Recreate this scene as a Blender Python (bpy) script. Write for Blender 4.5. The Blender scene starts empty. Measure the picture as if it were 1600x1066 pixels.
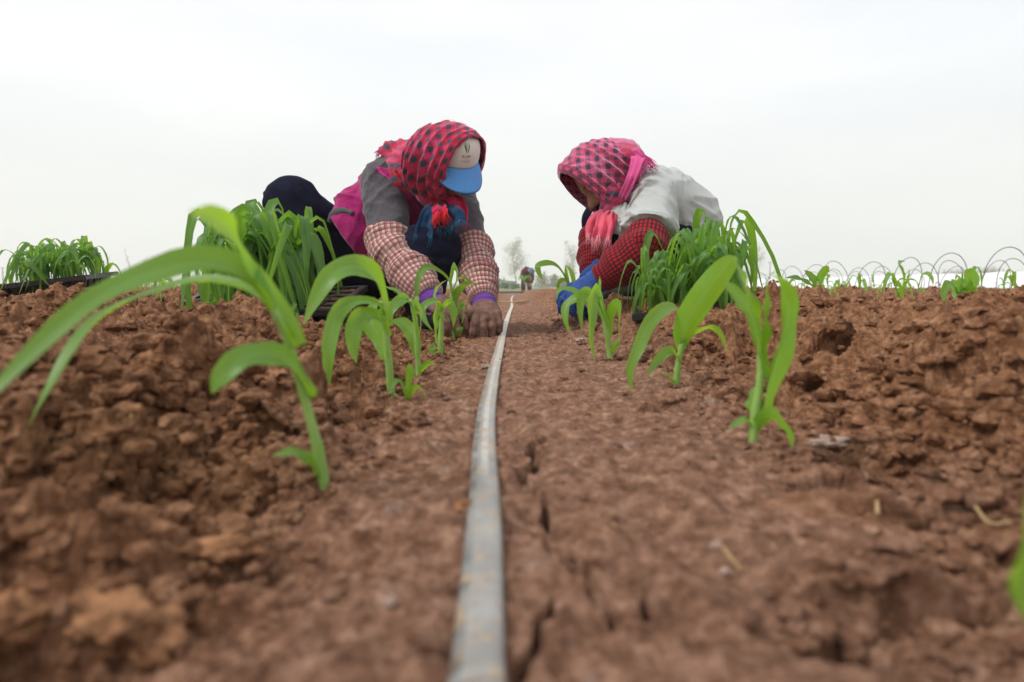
import bpy, bmesh, math, random
import numpy as np
from mathutils import Vector, Matrix, noise as mnoise

# ------------------------------------------------------------------ camera, world, sun, exposure
scn = bpy.context.scene
COL = scn.collection
R = math.radians
FPX, CU, CV = 1067.0, 800.0, 533.0
CAM = Vector((0.0, 0.0, 0.15))
PITCH = math.atan((533 - 448) / FPX)
cam_d = bpy.data.cameras.new('camera')
cam = bpy.data.objects.new('camera', cam_d)
COL.objects.link(cam)
cam.location = CAM
cam.rotation_euler = (math.pi / 2 - PITCH, 0, 0)
cam_d.sensor_width = 36.0
cam_d.lens = 36.0 * FPX / 1600.0
cam_d.clip_start = 0.01
cam_d.clip_end = 3000
cam_d.dof.use_dof = True
cam_d.dof.focus_distance = 1.95
cam_d.dof.aperture_fstop = 4.8
scn.camera = cam

SUN_EL, SUN_AZ = 50.0, -110.0       # azimuth from +Y (behind the workers), negative is to the left
wd = bpy.data.worlds.new('World')
scn.world = wd
wd.use_nodes = True
nt = wd.node_tree
nt.nodes.clear()
wo = nt.nodes.new('ShaderNodeOutputWorld')
sky = nt.nodes.new('ShaderNodeTexSky')
sky.sky_type = 'NISHITA'
sky.sun_disc = False
sky.sun_elevation = R(SUN_EL)
sky.sun_rotation = R(SUN_AZ)
b1 = nt.nodes.new('ShaderNodeBackground')
b1.inputs[1].default_value = 0.10
nt.links.new(sky.outputs[0], b1.inputs[0])
tc = nt.nodes.new('ShaderNodeTexCoord')
sp = nt.nodes.new('ShaderNodeSeparateXYZ')
nt.links.new(tc.outputs['Generated'], sp.inputs[0])
rmp = nt.nodes.new('ShaderNodeValToRGB')
rmp.color_ramp.elements[0].position = 0.0
rmp.color_ramp.elements[0].color = (0.75, 0.765, 0.74, 1)
rmp.color_ramp.elements[1].position = 0.5
rmp.color_ramp.elements[1].color = (0.835, 0.850, 0.870, 1)
e = rmp.color_ramp.elements.new(0.16); e.color = (0.80, 0.815, 0.80, 1)
e = rmp.color_ramp.elements.new(0.27); e.color = (0.875, 0.89, 0.895, 1)
nt.links.new(sp.outputs[2], rmp.inputs[0])
mp = nt.nodes.new('ShaderNodeMapping')
mp.inputs['Scale'].default_value = (1.3, 1.3, 4.5)
mp.inputs['Rotation'].default_value = (0.15, 0.25, 0.3)
nt.links.new(tc.outputs['Generated'], mp.inputs[0])
nz = nt.nodes.new('ShaderNodeTexNoise')
nz.inputs['Scale'].default_value = 1.5
nz.inputs['Detail'].default_value = 4
nz.inputs['Roughness'].default_value = 0.5
nt.links.new(mp.outputs[0], nz.inputs[0])
r2 = nt.nodes.new('ShaderNodeValToRGB')
r2.color_ramp.elements[0].position = 0.34; r2.color_ramp.elements[0].color = (0.94, 0.95, 0.965, 1)
r2.color_ramp.elements[1].position = 0.60; r2.color_ramp.elements[1].color = (1.04, 1.03, 1.02, 1)
nt.links.new(nz.outputs[0], r2.inputs[0])
mx = nt.nodes.new('ShaderNodeMix'); mx.data_type = 'RGBA'; mx.blend_type = 'MULTIPLY'
mx.inputs[0].default_value = 1.0
nt.links.new(rmp.outputs[0], mx.inputs[6]); nt.links.new(r2.outputs[0], mx.inputs[7])
b2 = nt.nodes.new('ShaderNodeBackground')
b2.inputs[1].default_value = 0.85
nt.links.new(mx.outputs[2], b2.inputs[0])
ms = nt.nodes.new('ShaderNodeMixShader'); ms.inputs[0].default_value = 0.93
nt.links.new(b1.outputs[0], ms.inputs[1]); nt.links.new(b2.outputs[0], ms.inputs[2])
nt.links.new(ms.outputs[0], wo.inputs[0])

sl = bpy.data.lights.new('sun', 'SUN')
sl.energy = 1.5
sl.angle = R(11)
sl.color = (1.0, 0.96, 0.9)
so = bpy.data.objects.new('sun', sl)
COL.objects.link(so)
sd = Vector((math.sin(R(SUN_AZ)) * math.cos(R(SUN_EL)), math.cos(R(SUN_AZ)) * math.cos(R(SUN_EL)), math.sin(R(SUN_EL))))
so.rotation_euler = sd.to_track_quat('Z', 'Y').to_euler()
so.location = (0, 0, 5)

scn.view_settings.view_transform = 'Standard'
scn.view_settings.look = 'None'
scn.view_settings.exposure = 0.52
scn.view_settings.gamma = 1.0
scn.cycles.max_bounces = 8
scn.cycles.volume_bounces = 4
scn.cycles.diffuse_bounces = 3
scn.cycles.transparent_max_bounces = 8

# ------------------------------------------------------------------ helpers
CP, SP = math.cos(PITCH), math.sin(PITCH)
def pix(u, v, Y):
    """a point at world depth Y, read off the photograph (1600 x 1066)"""
    a = (u - CU) / FPX; b = (CV - v) / FPX
    d = Vector((a, CP + b * SP, -SP + b * CP))
    return CAM + d * (Y / d.y)
def pixz(u, v, z=0.0):
    a = (u - CU) / FPX; b = (CV - v) / FPX
    d = Vector((a, CP + b * SP, -SP + b * CP))
    return CAM + d * ((z - CAM.z) / d.z)
def V(*a): return Vector(a)
def tag(o, label=None, cat=None, group=None, kind=None):
    if label: o['label'] = label
    if cat: o['category'] = cat
    if group: o['group'] = group
    if kind: o['kind'] = kind
    return o
def empty(name, loc, label, cat, group=None):
    o = bpy.data.objects.new(name, None)
    COL.objects.link(o)
    o.location = loc
    o.empty_display_size = 0.05
    return tag(o, label, cat, group)
def mesh_obj(name, verts, faces, mats, parent=None, smooth=True, uv=None, attrs=None, mat_idx=None):
    """verts are world coordinates; a parented object is stored relative to its parent"""
    me = bpy.data.meshes.new(name)
    vs = np.asarray(verts, dtype=np.float64).reshape(-1, 3)
    if parent is not None:
        off = Vector((0, 0, 0)); p = parent
        while p is not None:
            off += p.location; p = p.parent
        vs = vs - np.array(off)
    me.from_pydata(vs.tolist(), [], faces if isinstance(faces, list) else faces.tolist())
    if smooth: me.polygons.foreach_set('use_smooth', [True] * len(me.polygons))
    if uv is not None:
        li = np.empty(len(me.loops), dtype=np.int32); me.loops.foreach_get('vertex_index', li)
        uvv = np.asarray(uv, dtype=np.float32)
        luv = uvv[li].copy()
        ul = me.uv_layers.new(name='UVMap')
        if uv_period[0]:
            # unwrap faces that cross the seam in u
            st = np.empty(len(me.polygons), dtype=np.int32); me.polygons.foreach_get('loop_start', st)
            ln = np.empty(len(me.polygons), dtype=np.int32); me.polygons.foreach_get('loop_total', ln)
            per = uv_period[0]
            for a, n in zip(st, ln):
                s = luv[a:a + n, 0]
                if s.max() - s.min() > per * 0.5:
                    s[s < s.max() - per * 0.5] += per
        ul.data.foreach_set('uv', luv.ravel())
    if attrs:
        for k, arr in attrs.items():
            at = me.attributes.new(k, 'FLOAT', 'POINT')
            at.data.foreach_set('value', np.asarray(arr, dtype=np.float32))
    for m in (mats if isinstance(mats, (list, tuple)) else [mats]): me.materials.append(m)
    if mat_idx is not None: me.polygons.foreach_set('material_index', mat_idx)
    me.update()
    o = bpy.data.objects.new(name, me)
    COL.objects.link(o)
    if parent is not None: o.parent = parent
    return o
uv_period = [0.0]

class MB:
    """collects shapes into one mesh"""
    def __init__(s): s.v = []; s.f = []; s.uv = []; s.m = []
    def add(s, vs, fs, uv=None, m=0):
        b = len(s.v)
        s.v += [tuple(x) for x in vs]; s.f += [tuple(i + b for i in f) for f in fs]
        s.uv += ([tuple(x) for x in uv] if uv is not None else [(0.0, 0.0)] * len(vs))
        s.m += [m] * len(fs)
    def tube(s, pts, rad, n=8, cap=True, m=0, uvl=0.0):
        pts = [Vector(p) for p in pts]
        if not isinstance(rad, (list, tuple)): rad = [rad] * len(pts)
        vs, fs, uv = [], [], []
        t0 = (pts[1] - pts[0]).normalized()
        nn = t0.orthogonal().normalized()
        L = 0.0
        for i, p in enumerate(pts):
            t = (pts[min(i + 1, len(pts) - 1)] - pts[max(i - 1, 0)])
            t = t.normalized() if t.length > 1e-9 else t0
            nn = (nn - t * nn.dot(t)).normalized(); bb = t.cross(nn)
            if i: L += (p - pts[i - 1]).length
            for k in range(n):
                a = 2 * math.pi * k / n
                vs.append(p + (nn * math.cos(a) + bb * math.sin(a)) * rad[i]); uv.append((k / n, L))
        for i in range(len(pts) - 1):
            for k in range(n):
                k2 = (k + 1) % n
                fs.append((i * n + k, i * n + k2, (i + 1) * n + k2, (i + 1) * n + k))
        if cap:
            fs.append(tuple(range(n - 1, -1, -1))); fs.append(tuple((len(pts) - 1) * n + k for k in range(n)))
        s.add(vs, fs, uv, m)
    def box(s, c, size, rot=None, m=0, taper=1.0):
        c = Vector(c); hx, hy, hz = size[0] / 2, size[1] / 2, size[2] / 2
        vs = []
        for z in (-1, 1):
            k = taper if z < 0 else 1.0
            for x, y in ((-1, -1), (1, -1), (1, 1), (-1, 1)):
                q = Vector((x * hx * k, y * hy * k, z * hz))
                if rot is not None: q = rot @ q
                vs.append(c + q)
        fs = [(3, 2, 1, 0), (4, 5, 6, 7), (0, 1, 5, 4), (1, 2, 6, 5), (2, 3, 7, 6), (3, 0, 4, 7)]
        s.add(vs, fs, None, m)
    def build(s, name, mats, parent=None, smooth=True):
        return mesh_obj(name, s.v, s.f, mats, parent, smooth, uv=s.uv, mat_idx=s.m)

def spline(pts, n):
    """Catmull-Rom through pts, n samples"""
    P = [Vector(p) for p in pts]
    if len(P) == 2: return [P[0].lerp(P[1], i / (n - 1)) for i in range(n)]
    P = [P[0] * 2 - P[1]] + P + [P[-1] * 2 - P[-2]]
    out = []; segs = len(P) - 3
    for i in range(n):
        t = i / (n - 1) * segs; k = min(int(t), segs - 1); t -= k
        a, b, c, d = P[k:k + 4]
        out.append(0.5 * ((2 * b) + (c - a) * t + (2 * a - 5 * b + 4 * c - d) * t * t + (3 * b - a - 3 * c + d) * t ** 3))
    return out

# ------------------------------------------------------------------ materials
def newmat(name, rough=0.8, spec=0.3):
    m = bpy.data.materials.new(name); m.use_nodes = True
    b = m.node_tree.nodes['Principled BSDF']
    b.inputs['Roughness'].default_value = rough
    b.inputs['Specular IOR Level'].default_value = spec
    return m, m.node_tree, b
def N(nt, t, **kw):
    n = nt.nodes.new(t)
    for k, v in kw.items():
        if k.startswith('i_'):
            key = k[2:]
            n.inputs[int(key) if key.isdigit() else key.replace('_', ' ')].default_value = v
        else: setattr(n, k, v)
    return n
def ramp(nt, src, stops, interp='LINEAR'):
    n = nt.nodes.new('ShaderNodeValToRGB'); n.color_ramp.interpolation = interp
    el = n.color_ramp.elements
    el[0].position, el[1].position = stops[0][0], stops[-1][0]
    c = lambda c: (c[0], c[1], c[2], 1) if not isinstance(c, (int, float)) else (c, c, c, 1)
    el[0].color, el[1].color = c(stops[0][1]), c(stops[-1][1])
    for p, cc in stops[1:-1]:
        x = el.new(p); x.color = c(cc)
    nt.links.new(src, n.inputs[0])
    return n.outputs[0]
def mixc(nt, fac, a, b, mode='MIX'):
    n = nt.nodes.new('ShaderNodeMix'); n.data_type = 'RGBA'; n.blend_type = mode
    for i, x in ((0, fac), (6, a), (7, b)):
        if hasattr(x, 'is_linked') or isinstance(x, bpy.types.NodeSocket): nt.links.new(x, n.inputs[i])
        elif isinstance(x, (int, float)): n.inputs[i].default_value = x
        else: n.inputs[i].default_value = (x[0], x[1], x[2], 1)
    return n.outputs[2]
def math_n(nt, op, a, b=None, c=None):
    n = nt.nodes.new('ShaderNodeMath'); n.operation = op
    for i, x in enumerate((a, b, c)):
        if x is None: continue
        if isinstance(x, bpy.types.NodeSocket): nt.links.new(x, n.inputs[i])
        else: n.inputs[i].default_value = x
    return n.outputs[0]
def noise_n(nt, vec, scale, detail=3, rough=0.55):
    n = N(nt, 'ShaderNodeTexNoise'); n.inputs['Scale'].default_value = scale
    n.inputs['Detail'].default_value = detail; n.inputs['Roughness'].default_value = rough
    if vec is not None: nt.links.new(vec, n.inputs['Vector'])
    return n.outputs['Fac']
def bump_n(nt, bsdf, h, strength=0.5, dist=0.002):
    n = N(nt, 'ShaderNodeBump'); n.inputs['Strength'].default_value = strength; n.inputs['Distance'].default_value = dist
    nt.links.new(h, n.inputs['Height']); nt.links.new(n.outputs[0], bsdf.inputs['Normal'])
def simple(name, col, rough=0.7, spec=0.3, var=0.25, scale=40, bump=0.0, bdist=0.002):
    m, nt, b = newmat(name, rough, spec)
    g = N(nt, 'ShaderNodeNewGeometry').outputs['Position']
    f = noise_n(nt, g, scale, 4)
    lo = tuple(c * (1 - var) for c in col); hi = tuple(min(1, c * (1 + var)) for c in col)
    nt.links.new(ramp(nt, f, [(0.3, lo), (0.7, hi)]), b.inputs['Base Color'])
    if bump: bump_n(nt, b, noise_n(nt, g, scale * 3, 4), bump, bdist)
    return m
# ------------------------------------------------------------------ the soil: one sheet, finest near the camera
def h01(ix, iy, seed):
    n = (ix.astype(np.int64) * 374761393 + iy.astype(np.int64) * 668265263 + seed * 974634777) & 0xffffffff
    n = ((n ^ (n >> 13)) * 1274126177) & 0xffffffff
    n = ((n ^ (n >> 15)) * 2246822519) & 0xffffffff
    n = n ^ (n >> 16)
    return (n.astype(np.float32) / np.float32(4294967296.0))
def vnoise(x, y, seed):
    ix = np.floor(x); iy = np.floor(y); fx = (x - ix).astype(np.float32); fy = (y - iy).astype(np.float32)
    fx = fx * fx * fx * (fx * (fx * 6 - 15) + 10); fy = fy * fy * fy * (fy * (fy * 6 - 15) + 10)
    a = h01(ix, iy, seed); b = h01(ix + 1, iy, seed); c = h01(ix, iy + 1, seed); d = h01(ix + 1, iy + 1, seed)
    return (a + (b - a) * fx) * (1 - fy) + (c + (d - c) * fx) * fy - 0.5
def fbm(x, y, seed, octs=4, gain=0.5):
    s = 0; a = 1.0
    for o in range(octs):
        s = s + a * vnoise(x * 2 ** o + 13.1 * o, y * 2 ** o - 7.7 * o, seed + o); a *= gain
    return s
def lumps(x, y, seed, rmin=0.25, rmax=0.75, dens=1.0):
    """half-buried rounded clods: highest of the balls in the 3 x 3 cells round each point"""
    ix = np.floor(x); iy = np.floor(y); out = np.zeros(x.shape, dtype=np.float32)
    for dx in (-1, 0, 1):
        for dy in (-1, 0, 1):
            cx, cy = ix + dx, iy + dy
            r = rmin + (rmax - rmin) * h01(cx, cy, seed + 2) ** 2
            keep = h01(cx, cy, seed + 3) < dens
            px = cx + h01(cx, cy, seed); py = cy + h01(cx, cy, seed + 1)
            asp = 0.7 + 0.6 * h01(cx, cy, seed + 4)
            d2 = ((x - px) ** 2 * asp + (y - py) ** 2 / asp) / (r * r)
            hh = np.where(keep, r * np.sqrt(np.maximum(0, 1 - d2)), 0)
            out = np.maximum(out, hh)
    return out
def sstep(a, b, x):
    t = np.clip((x - a) / (b - a), 0, 1); return t * t * (3 - 2 * t)
def gauss(x, y, cx, cy, sx, sy, rot=0.0):
    c, s = math.cos(rot), math.sin(rot); dx, dy = x - cx, y - cy
    return np.exp(-(((dx * c + dy * s) / sx) ** 2 + ((-dx * s + dy * c) / sy) ** 2))

CRACKS = [[pixz(*p) for p in pl] for pl in (
    [(838, 690), (826, 720), (834, 762), (846, 786), (858, 806), (862, 835)],
    [(830, 838), (870, 862), (896, 876), (912, 900), (938, 930), (955, 960)],
    [(862, 940), (838, 975), (830, 1010), (815, 1060)],
    [(1175, 560), (1150, 575), (1120, 580)],
    [(935, 905), (985, 925), (1010, 960)])]
LEDGES = [(1420, 905, .006, .05, .020, .035, 0.0), (1300, 545, .05, .045, .036, .06, .5), (1260, 590, .03, .03, .024, .04, .9), (1520, 530, .085, .055, .034, .06, -.45),
          (1440, 850, .012, .06, .007, .03, .2), (1340, 665, .04, .05, .014, .04, .3), (1480, 640, .07, .06, .016, .04, -.2), (1060, 635, .0, .05, .010, .03, .1),
          (330, 868, .02, .045, .007, .03, .1), (120, 880, .03, .05, .009, .04, .2), (560, 830, .0, .03, .007, .02, -.2), (260, 690, .055, .06, .018, .05, -.1), (430, 620, .05, .05, .016, .04, .2),
          (100, 640, .075, .06, .012, .05, .2), (640, 545, .03, .06, .012, .04, 0), (1180, 560, .05, .05, .014, .04, .5), (30, 760, .06, .05, .009, .04, 0.1), (690, 1000, 0, .012, .010, .012, 0)]
def macro(x, y):
    yc = np.clip(y, 0, 4)
    # inner foot of the right bank comes closer with distance, the left bank keeps to the plant row
    rf = np.interp(yc, [0, 0.4, 0.8, 1.2, 1.7, 2.2, 4], [0.20, 0.24, 0.30, 0.30, 0.17, 0.11, 0.14])
    rt = np.interp(yc, [0, 0.4, 0.8, 1.2, 1.7, 2.2, 4], [0.48, 0.52, 0.62, 0.70, 0.48, 0.38, 0.5])
    lf = np.interp(yc, [0, 0.4, 0.8, 1.2, 1.7, 2.2, 4], [0.12, 0.14, 0.15, 0.16, 0.15, 0.14, 0.16])
    lt = np.interp(yc, [0, 0.4, 0.8, 1.2, 1.7, 2.2, 4], [0.42, 0.42, 0.44, 0.48, 0.60, 0.75, 0.6])
    z = 0.098 * sstep(rf, rt, x) + 0.080 * sstep(lf, lt, -x)
    z = z + 0.022 * sstep(0.5, 1.2, -x)
    z = z + 0.035 * gauss(x, y, 0.72, 1.22, 0.30, 0.28, 0.4) + 0.020 * gauss(x, y, 1.15, 1.25, 0.3, 0.3)
    z = z + 0.030 * gauss(x, y, -0.46, 1.12, 0.16, 0.17) + 0.012 * gauss(x, y, -0.30, 0.85, 0.15, 0.15)
    z = z - 0.035 * gauss(x, y, -0.62, 1.72, 0.36, 0.28) - 0.018 * gauss(x, y, -0.33, 0.36, 0.11, 0.10)
    z = z - 0.030 * gauss(x, y, 1.35, 2.1, 0.35, 0.25)
    z = z + 0.016 * gauss(x, y, 0.30, 0.34, 0.07, 0.10) - 0.012 * gauss(x, y, 0.22, 0.30, 0.06, 0.05)
    # rows of seedlings farther out: gentle furrows along y
    far = sstep(1.3, 2.2, np.abs(x))
    z = z + far * 0.022 * np.sin(x * 2 * math.pi / 0.62)
    z = z + fbm(x * 1.9, y * 1.9, 11, 3) * 0.042 * sstep(0.15, 0.6, np.abs(x)) + fbm(x * 6, y * 6, 31, 3) * 0.014 * sstep(0.12, 0.5, np.abs(x))
    z = z - 0.02 * sstep(7, 14, y) - 0.10 * sstep(14, 30, np.hypot(x, y))
    return z
def rough_mask(x, y):
    rf = np.interp(np.clip(y, 0, 4), [0, 0.8, 1.2, 1.7, 2.2, 4], [0.19, 0.27, 0.27, 0.15, 0.10, 0.14])
    m = np.maximum(sstep(rf - 0.06, rf + 0.10, x), sstep(0.07, 0.22, -x))
    return m
def soil(x, y):
    x = np.asarray(x, dtype=np.float64); y = np.asarray(y, dtype=np.float64)
    r = np.hypot(x, y)
    z = macro(x, y)
    m = rough_mask(x, y)
    wx = x + 0.014 * fbm(x * 28, y * 28, 5, 2) ; wy = y + 0.014 * fbm(x * 28, y * 28, 6, 2)
    wx = wx + 0.007 * vnoise(x * 75, y * 75, 7); wy = wy + 0.007 * vnoise(x * 75, y * 75, 8)
    vx = x + 0.0075 * fbm(x * 90, y * 90, 15, 2); vy = y + 0.0075 * fbm(x * 90, y * 90, 16, 2)
    fade = 1 - sstep(9, 16, r)
    patch = 0.22 + 1.35 * sstep(-.28, .42, fbm(x * 4.2, y * 4.2, 77, 3))
    a = lumps(wx / 0.095, wy / 0.095, 101, 0.2, 0.75, 0.6) * 0.034
    b = lumps(wx / 0.036, wy / 0.036, 202, 0.2, 0.75, 0.85) * 0.024
    c = lumps(vx / 0.0155, vy / 0.0155, 303, 0.2, 0.8, 0.9) * 0.0110
    d = lumps(vx / 0.0068, vy / 0.0068, 404, 0.2, 0.8, 0.9) * 0.0042
    rug = (a + b) * m * patch + c * (0.20 + 0.80 * m) * (0.35 + 0.65 * patch) + d * (0.34 + 0.66 * m)
    rug = rug + (1 - m) * (fbm(x * 24, y * 24, 55, 4) * 0.013 + fbm(x * 90, y * 90, 57, 3) * 0.0030)
    g1 = fbm(x * 150, y * 150, 71, 3)
    rug = rug + (0.35 + 0.65 * m) * (np.abs(g1) * -0.003 + fbm(x * 330, y * 330, 73, 2) * 0.0012) * (1 - sstep(2.5, 5, r))
    rug = rug + m * (fbm(x * 60, y * 60, 59, 4) * 0.010 + fbm(x * 17, y * 17, 63, 3) * 0.034)
    z = z + (rug - .017 * m) * fade
    # collapsed cavities under crusts
    for (u, v, zz, sx, sy, dep, rot) in ((1288, 560, 0.045, 0.034, 0.05, 0.075, 0.5), (1262, 575, 0.03, 0.026, 0.045, 0.05, 0.3), (1525, 545, 0.085, 0.06, 0.045, 0.065, -0.5),
                                          (1425, 948, 0.012, 0.040, 0.018, 0.045, 0.0), (1360, 935, 0.012, 0.02, 0.016, 0.02, 0.3), (800, 1000, 0.0, 0.001, 0.001, 0, 0),
                                          (120, 905, 0.03, 0.035, 0.012, 0.022, 0.2), (1080, 620, 0.0, 0.05, 0.03, 0.012, 0.2), (690, 1010, 0.0, 0.012, 0.012, 0.012, 0), (430, 812, 0.02, 0.06, 0.025, 0.032, 0.15), (60, 800, 0.05, 0.05, 0.03, 0.035, 0.2), (250, 700, 0.05, 0.05, 0.03, 0.03, 0), (330, 640, 0.06, 0.04, 0.05, 0.025, 0), (150, 620, 0.075, 0.05, 0.06, 0.03, 0), (1500, 760, 0.04, 0.04, 0.03, 0.03, 0.2), (1330, 640, 0.04, 0.03, 0.03, 0.03, 0), (1440, 620, 0.06, 0.04, 0.03, 0.03, 0), (1210, 610, 0.02, 0.05, 0.03, 0.02, 0)):
        if dep:
            p = pixz(u, v, zz); z = z - dep * gauss(wx, wy, p.x, p.y, sx, sy, rot) ** 1.0
    # broken ledges: a crust standing over a hollow that faces the path
    for (u, v, zz, wd_, hh, ln, rot) in LEDGES:
        p = pixz(u, v, zz); c_, s_ = math.cos(rot), math.sin(rot); dx, dy = wx - p.x, wy - p.y
        q, t = dx * c_ + dy * s_, -dx * s_ + dy * c_
        gx = np.exp(-(q / wd_) ** 2)
        z = z + hh * gx * sstep(-.003, .005, t) * np.exp(-(np.maximum(t, 0) / ln) ** 2) - 0.9 * hh * gx * sstep(.004, -.004, t) * np.exp(-(np.minimum(t, 0) / (.5 * ln)) ** 2)
    # shrinkage cracks in the crusted path
    for pl in CRACKS:
        best = np.full(x.shape, 9.0)
        for p, q in zip(pl[:-1], pl[1:]):
            dx, dy = q.x - p.x, q.y - p.y; L2 = dx * dx + dy * dy
            t = np.clip(((wx - p.x) * dx + (wy - p.y) * dy) / L2, 0, 1)
            best = np.minimum(best, np.hypot(wx - p.x - t * dx, wy - p.y - t * dy))
        wdt = 0.0042 * np.clip(r / 0.5, 0.5, 1.5) * (1 + 0.8 * vnoise(x * 60, y * 60, 91))
        z = z - 0.022 * np.clip(1 - best / wdt, 0, 1) ** 0.6 + 0.0015 * np.exp(-(best / 0.012) ** 2)
    return z
def ground_z(x, y):
    return float(soil(np.array([x], dtype=np.float64), np.array([y], dtype=np.float64))[0])
def ground_pt(u, v, z0=0.03):
    """where the sight line through a photo point meets the soil"""
    Y = np.concatenate([np.arange(.2, 3.4, .003), np.arange(3.4, 40, .05)])
    q = np.array([pix(u, v, y_) for y_ in Y])
    hit = np.argmax(q[:, 2] <= soil(q[:, 0], q[:, 1])); p = Vector(q[hit])
    return V(p.x, p.y, ground_z(p.x, p.y))

def make_ground():
    th = np.concatenate([np.linspace(-180, -60, 50)[:-1], np.linspace(-60, -41, 60)[:-1], np.linspace(-41, 41, 1150)[:-1], np.linspace(41, 60, 60)[:-1], np.linspace(60, 180, 50)[:-1]])
    th = np.radians(th)
    rr = [0.07]
    while rr[-1] < 16: rr.append(rr[-1] * (1.0046 if rr[-1] < 4 else 1.007))
    while rr[-1] < 185: rr.append(rr[-1] * 1.06)
    rr = np.array(rr)
    T, RR = np.meshgrid(th, rr)
    X = RR * np.sin(T); Y = RR * np.cos(T)
    Z = soil(X.ravel(), Y.ravel()).reshape(X.shape)
    nr, nth = X.shape
    # push the crumbly relief out along the slope's own normal, so that banks bulge instead of smearing
    Zm = macro(X.ravel(), Y.ravel()); e_ = .004
    gx = (macro(X.ravel() + e_, Y.ravel()) - macro(X.ravel() - e_, Y.ravel())) / (2 * e_); gy = (macro(X.ravel(), Y.ravel() + e_) - macro(X.ravel(), Y.ravel() - e_)) / (2 * e_)
    rug = np.clip(Z.ravel() - Zm, -.03, .06); near_ = 1 - sstep(3, 6, RR.ravel())
    X = (X.ravel() - gx * rug * .8 * near_).reshape(X.shape); Y = (Y.ravel() - gy * rug * .8 * near_).reshape(X.shape)
    fx, fy = X.ravel(), Y.ravel(); px_, py_ = np.zeros_like(fx), np.zeros_like(fy)
    for (u, v, zz, wd_, hh, ln, rot) in LEDGES:
        p = pixz(u, v, zz); c_, s_ = math.cos(rot), math.sin(rot); dx, dy = fx - p.x, fy - p.y
        q, t = dx * c_ + dy * s_, -dx * s_ + dy * c_
        w = hh * (.55 + .6 * float(p.y > .6)) * np.exp(-(q / wd_) ** 2) * sstep(0, .006, t) * np.exp(-(np.maximum(t, 0) / .02) ** 2) * (1 + .8 * vnoise(fx * 70, fy * 70, 5))
        px_ += w * s_; py_ -= w * c_
    X = (fx + px_).reshape(X.shape); Y = (fy + py_).reshape(X.shape)
    vs = np.stack([X.ravel(), Y.ravel(), Z.ravel()], 1)
    ctr = len(vs)
    vs = np.vstack([vs, [[0, 0, float(Z[0].mean())]]])
    i, j = np.meshgrid(np.arange(nr - 1), np.arange(nth), indexing='ij')
    j2 = (j + 1) % nth
    q = np.stack([i * nth + j, i * nth + j2, (i + 1) * nth + j2, (i + 1) * nth + j], -1).reshape(-1, 4)[:, ::-1]
    jj = np.arange(nth); tri = np.stack([jj, (jj + 1) % nth, np.full(nth, ctr)], 1)
    me = bpy.data.meshes.new('soil_ground')
    nv, nq, ntr = len(vs), len(q), len(tri)
    me.vertices.add(nv); me.vertices.foreach_set('co', vs.astype(np.float32).ravel())
    li = np.concatenate([q.ravel(), tri.ravel()]).astype(np.int32)
    me.loops.add(len(li)); me.loops.foreach_set('vertex_index', li)
    st = np.concatenate([np.arange(nq) * 4, nq * 4 + np.arange(ntr) * 3]).astype(np.int32)
    me.polygons.add(nq + ntr); me.polygons.foreach_set('loop_start', st)
    me.polygons.foreach_set('use_smooth', np.ones(nq + ntr, dtype=bool))
    me.update(calc_edges=True); me.validate()
    o = bpy.data.objects.new('soil_ground', me); COL.objects.link(o)
    me.materials.append(M_SOIL)
    return tag(o, 'tilled reddish brown soil of the field with a crusted path between two banks', None, None, 'structure')

def soil_material():
    m, nt, b = newmat('soil', 0.92, 0.18)
    g = N(nt, 'ShaderNodeNewGeometry').outputs['Position']
    s = N(nt, 'ShaderNodeSeparateXYZ'); nt.links.new(g, s.inputs[0])
    n1 = noise_n(nt, g, 7, 5, 0.6); n2 = noise_n(nt, g, 62, 7, 0.78); n3 = noise_n(nt, g, 260, 4, 0.6)
    dry = ramp(nt, n2, [(0.32, (0.062, 0.024, 0.011)), (0.49, (0.200, 0.090, 0.043)), (0.66, (0.46, 0.250, 0.138))])
    damp = ramp(nt, n2, [(0.31, (0.075, 0.034, 0.019)), (0.49, (0.215, 0.108, 0.066)), (0.68, (0.47, 0.285, 0.195))])
    # the trodden, watered path is greyer than the loose banks
    ax = math_n(nt, 'ABSOLUTE', math_n(nt, 'SUBTRACT', s.outputs[0], 0.08))
    f = math_n(nt, 'ADD', ax, math_n(nt, 'MULTIPLY', math_n(nt, 'SUBTRACT', n1, 0.5), 0.35))
    pf = ramp(nt, f, [(0.14, 1.0), (0.32, 0.0)])
    c = mixc(nt, pf, dry, damp)
    c = mixc(nt, ramp(nt, n1, [(0.55, 0.0), (0.72, 0.45)]), c, (0.34, 0.165, 0.084))
    # pale salt bloom and dry crumbs
    c = mixc(nt, ramp(nt, n3, [(0.60, 0.0), (0.74, 0.55)]), c, (0.52, 0.32, 0.20))
    n4 = noise_n(nt, g, 22, 3, 0.5)
    bl = math_n(nt, 'MULTIPLY', ramp(nt, n4, [(0.64, 0.0), (0.74, 0.40)]), pf)
    c = mixc(nt, bl, c, (0.50, 0.39, 0.33))
    # rough pasture beyond the field
    d = math_n(nt, 'ADD', s.outputs[1], math_n(nt, 'MULTIPLY', math_n(nt, 'SUBTRACT', noise_n(nt, g, 0.15, 3), 0.5), 14))
    gf = ramp(nt, math_n(nt, 'DIVIDE', d, 100.0), [(0.21, 0.0), (0.27, 1.0)])
    gcol = ramp(nt, noise_n(nt, g, 0.35, 5), [(0.3, (0.12, 0.17, 0.05)), (0.5, (0.22, 0.22, 0.09)), (0.7, (0.30, 0.24, 0.14))])
    c = mixc(nt, gf, c, gcol)
    nt.links.new(c, b.inputs['Base Color'])
    bump_n(nt, b, math_n(nt, 'ADD', noise_n(nt, g, 420, 5, 0.65), math_n(nt, 'MULTIPLY', n2, 0.7)), 0.8, 0.004)
    return m
M_SOIL = soil_material()
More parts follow.
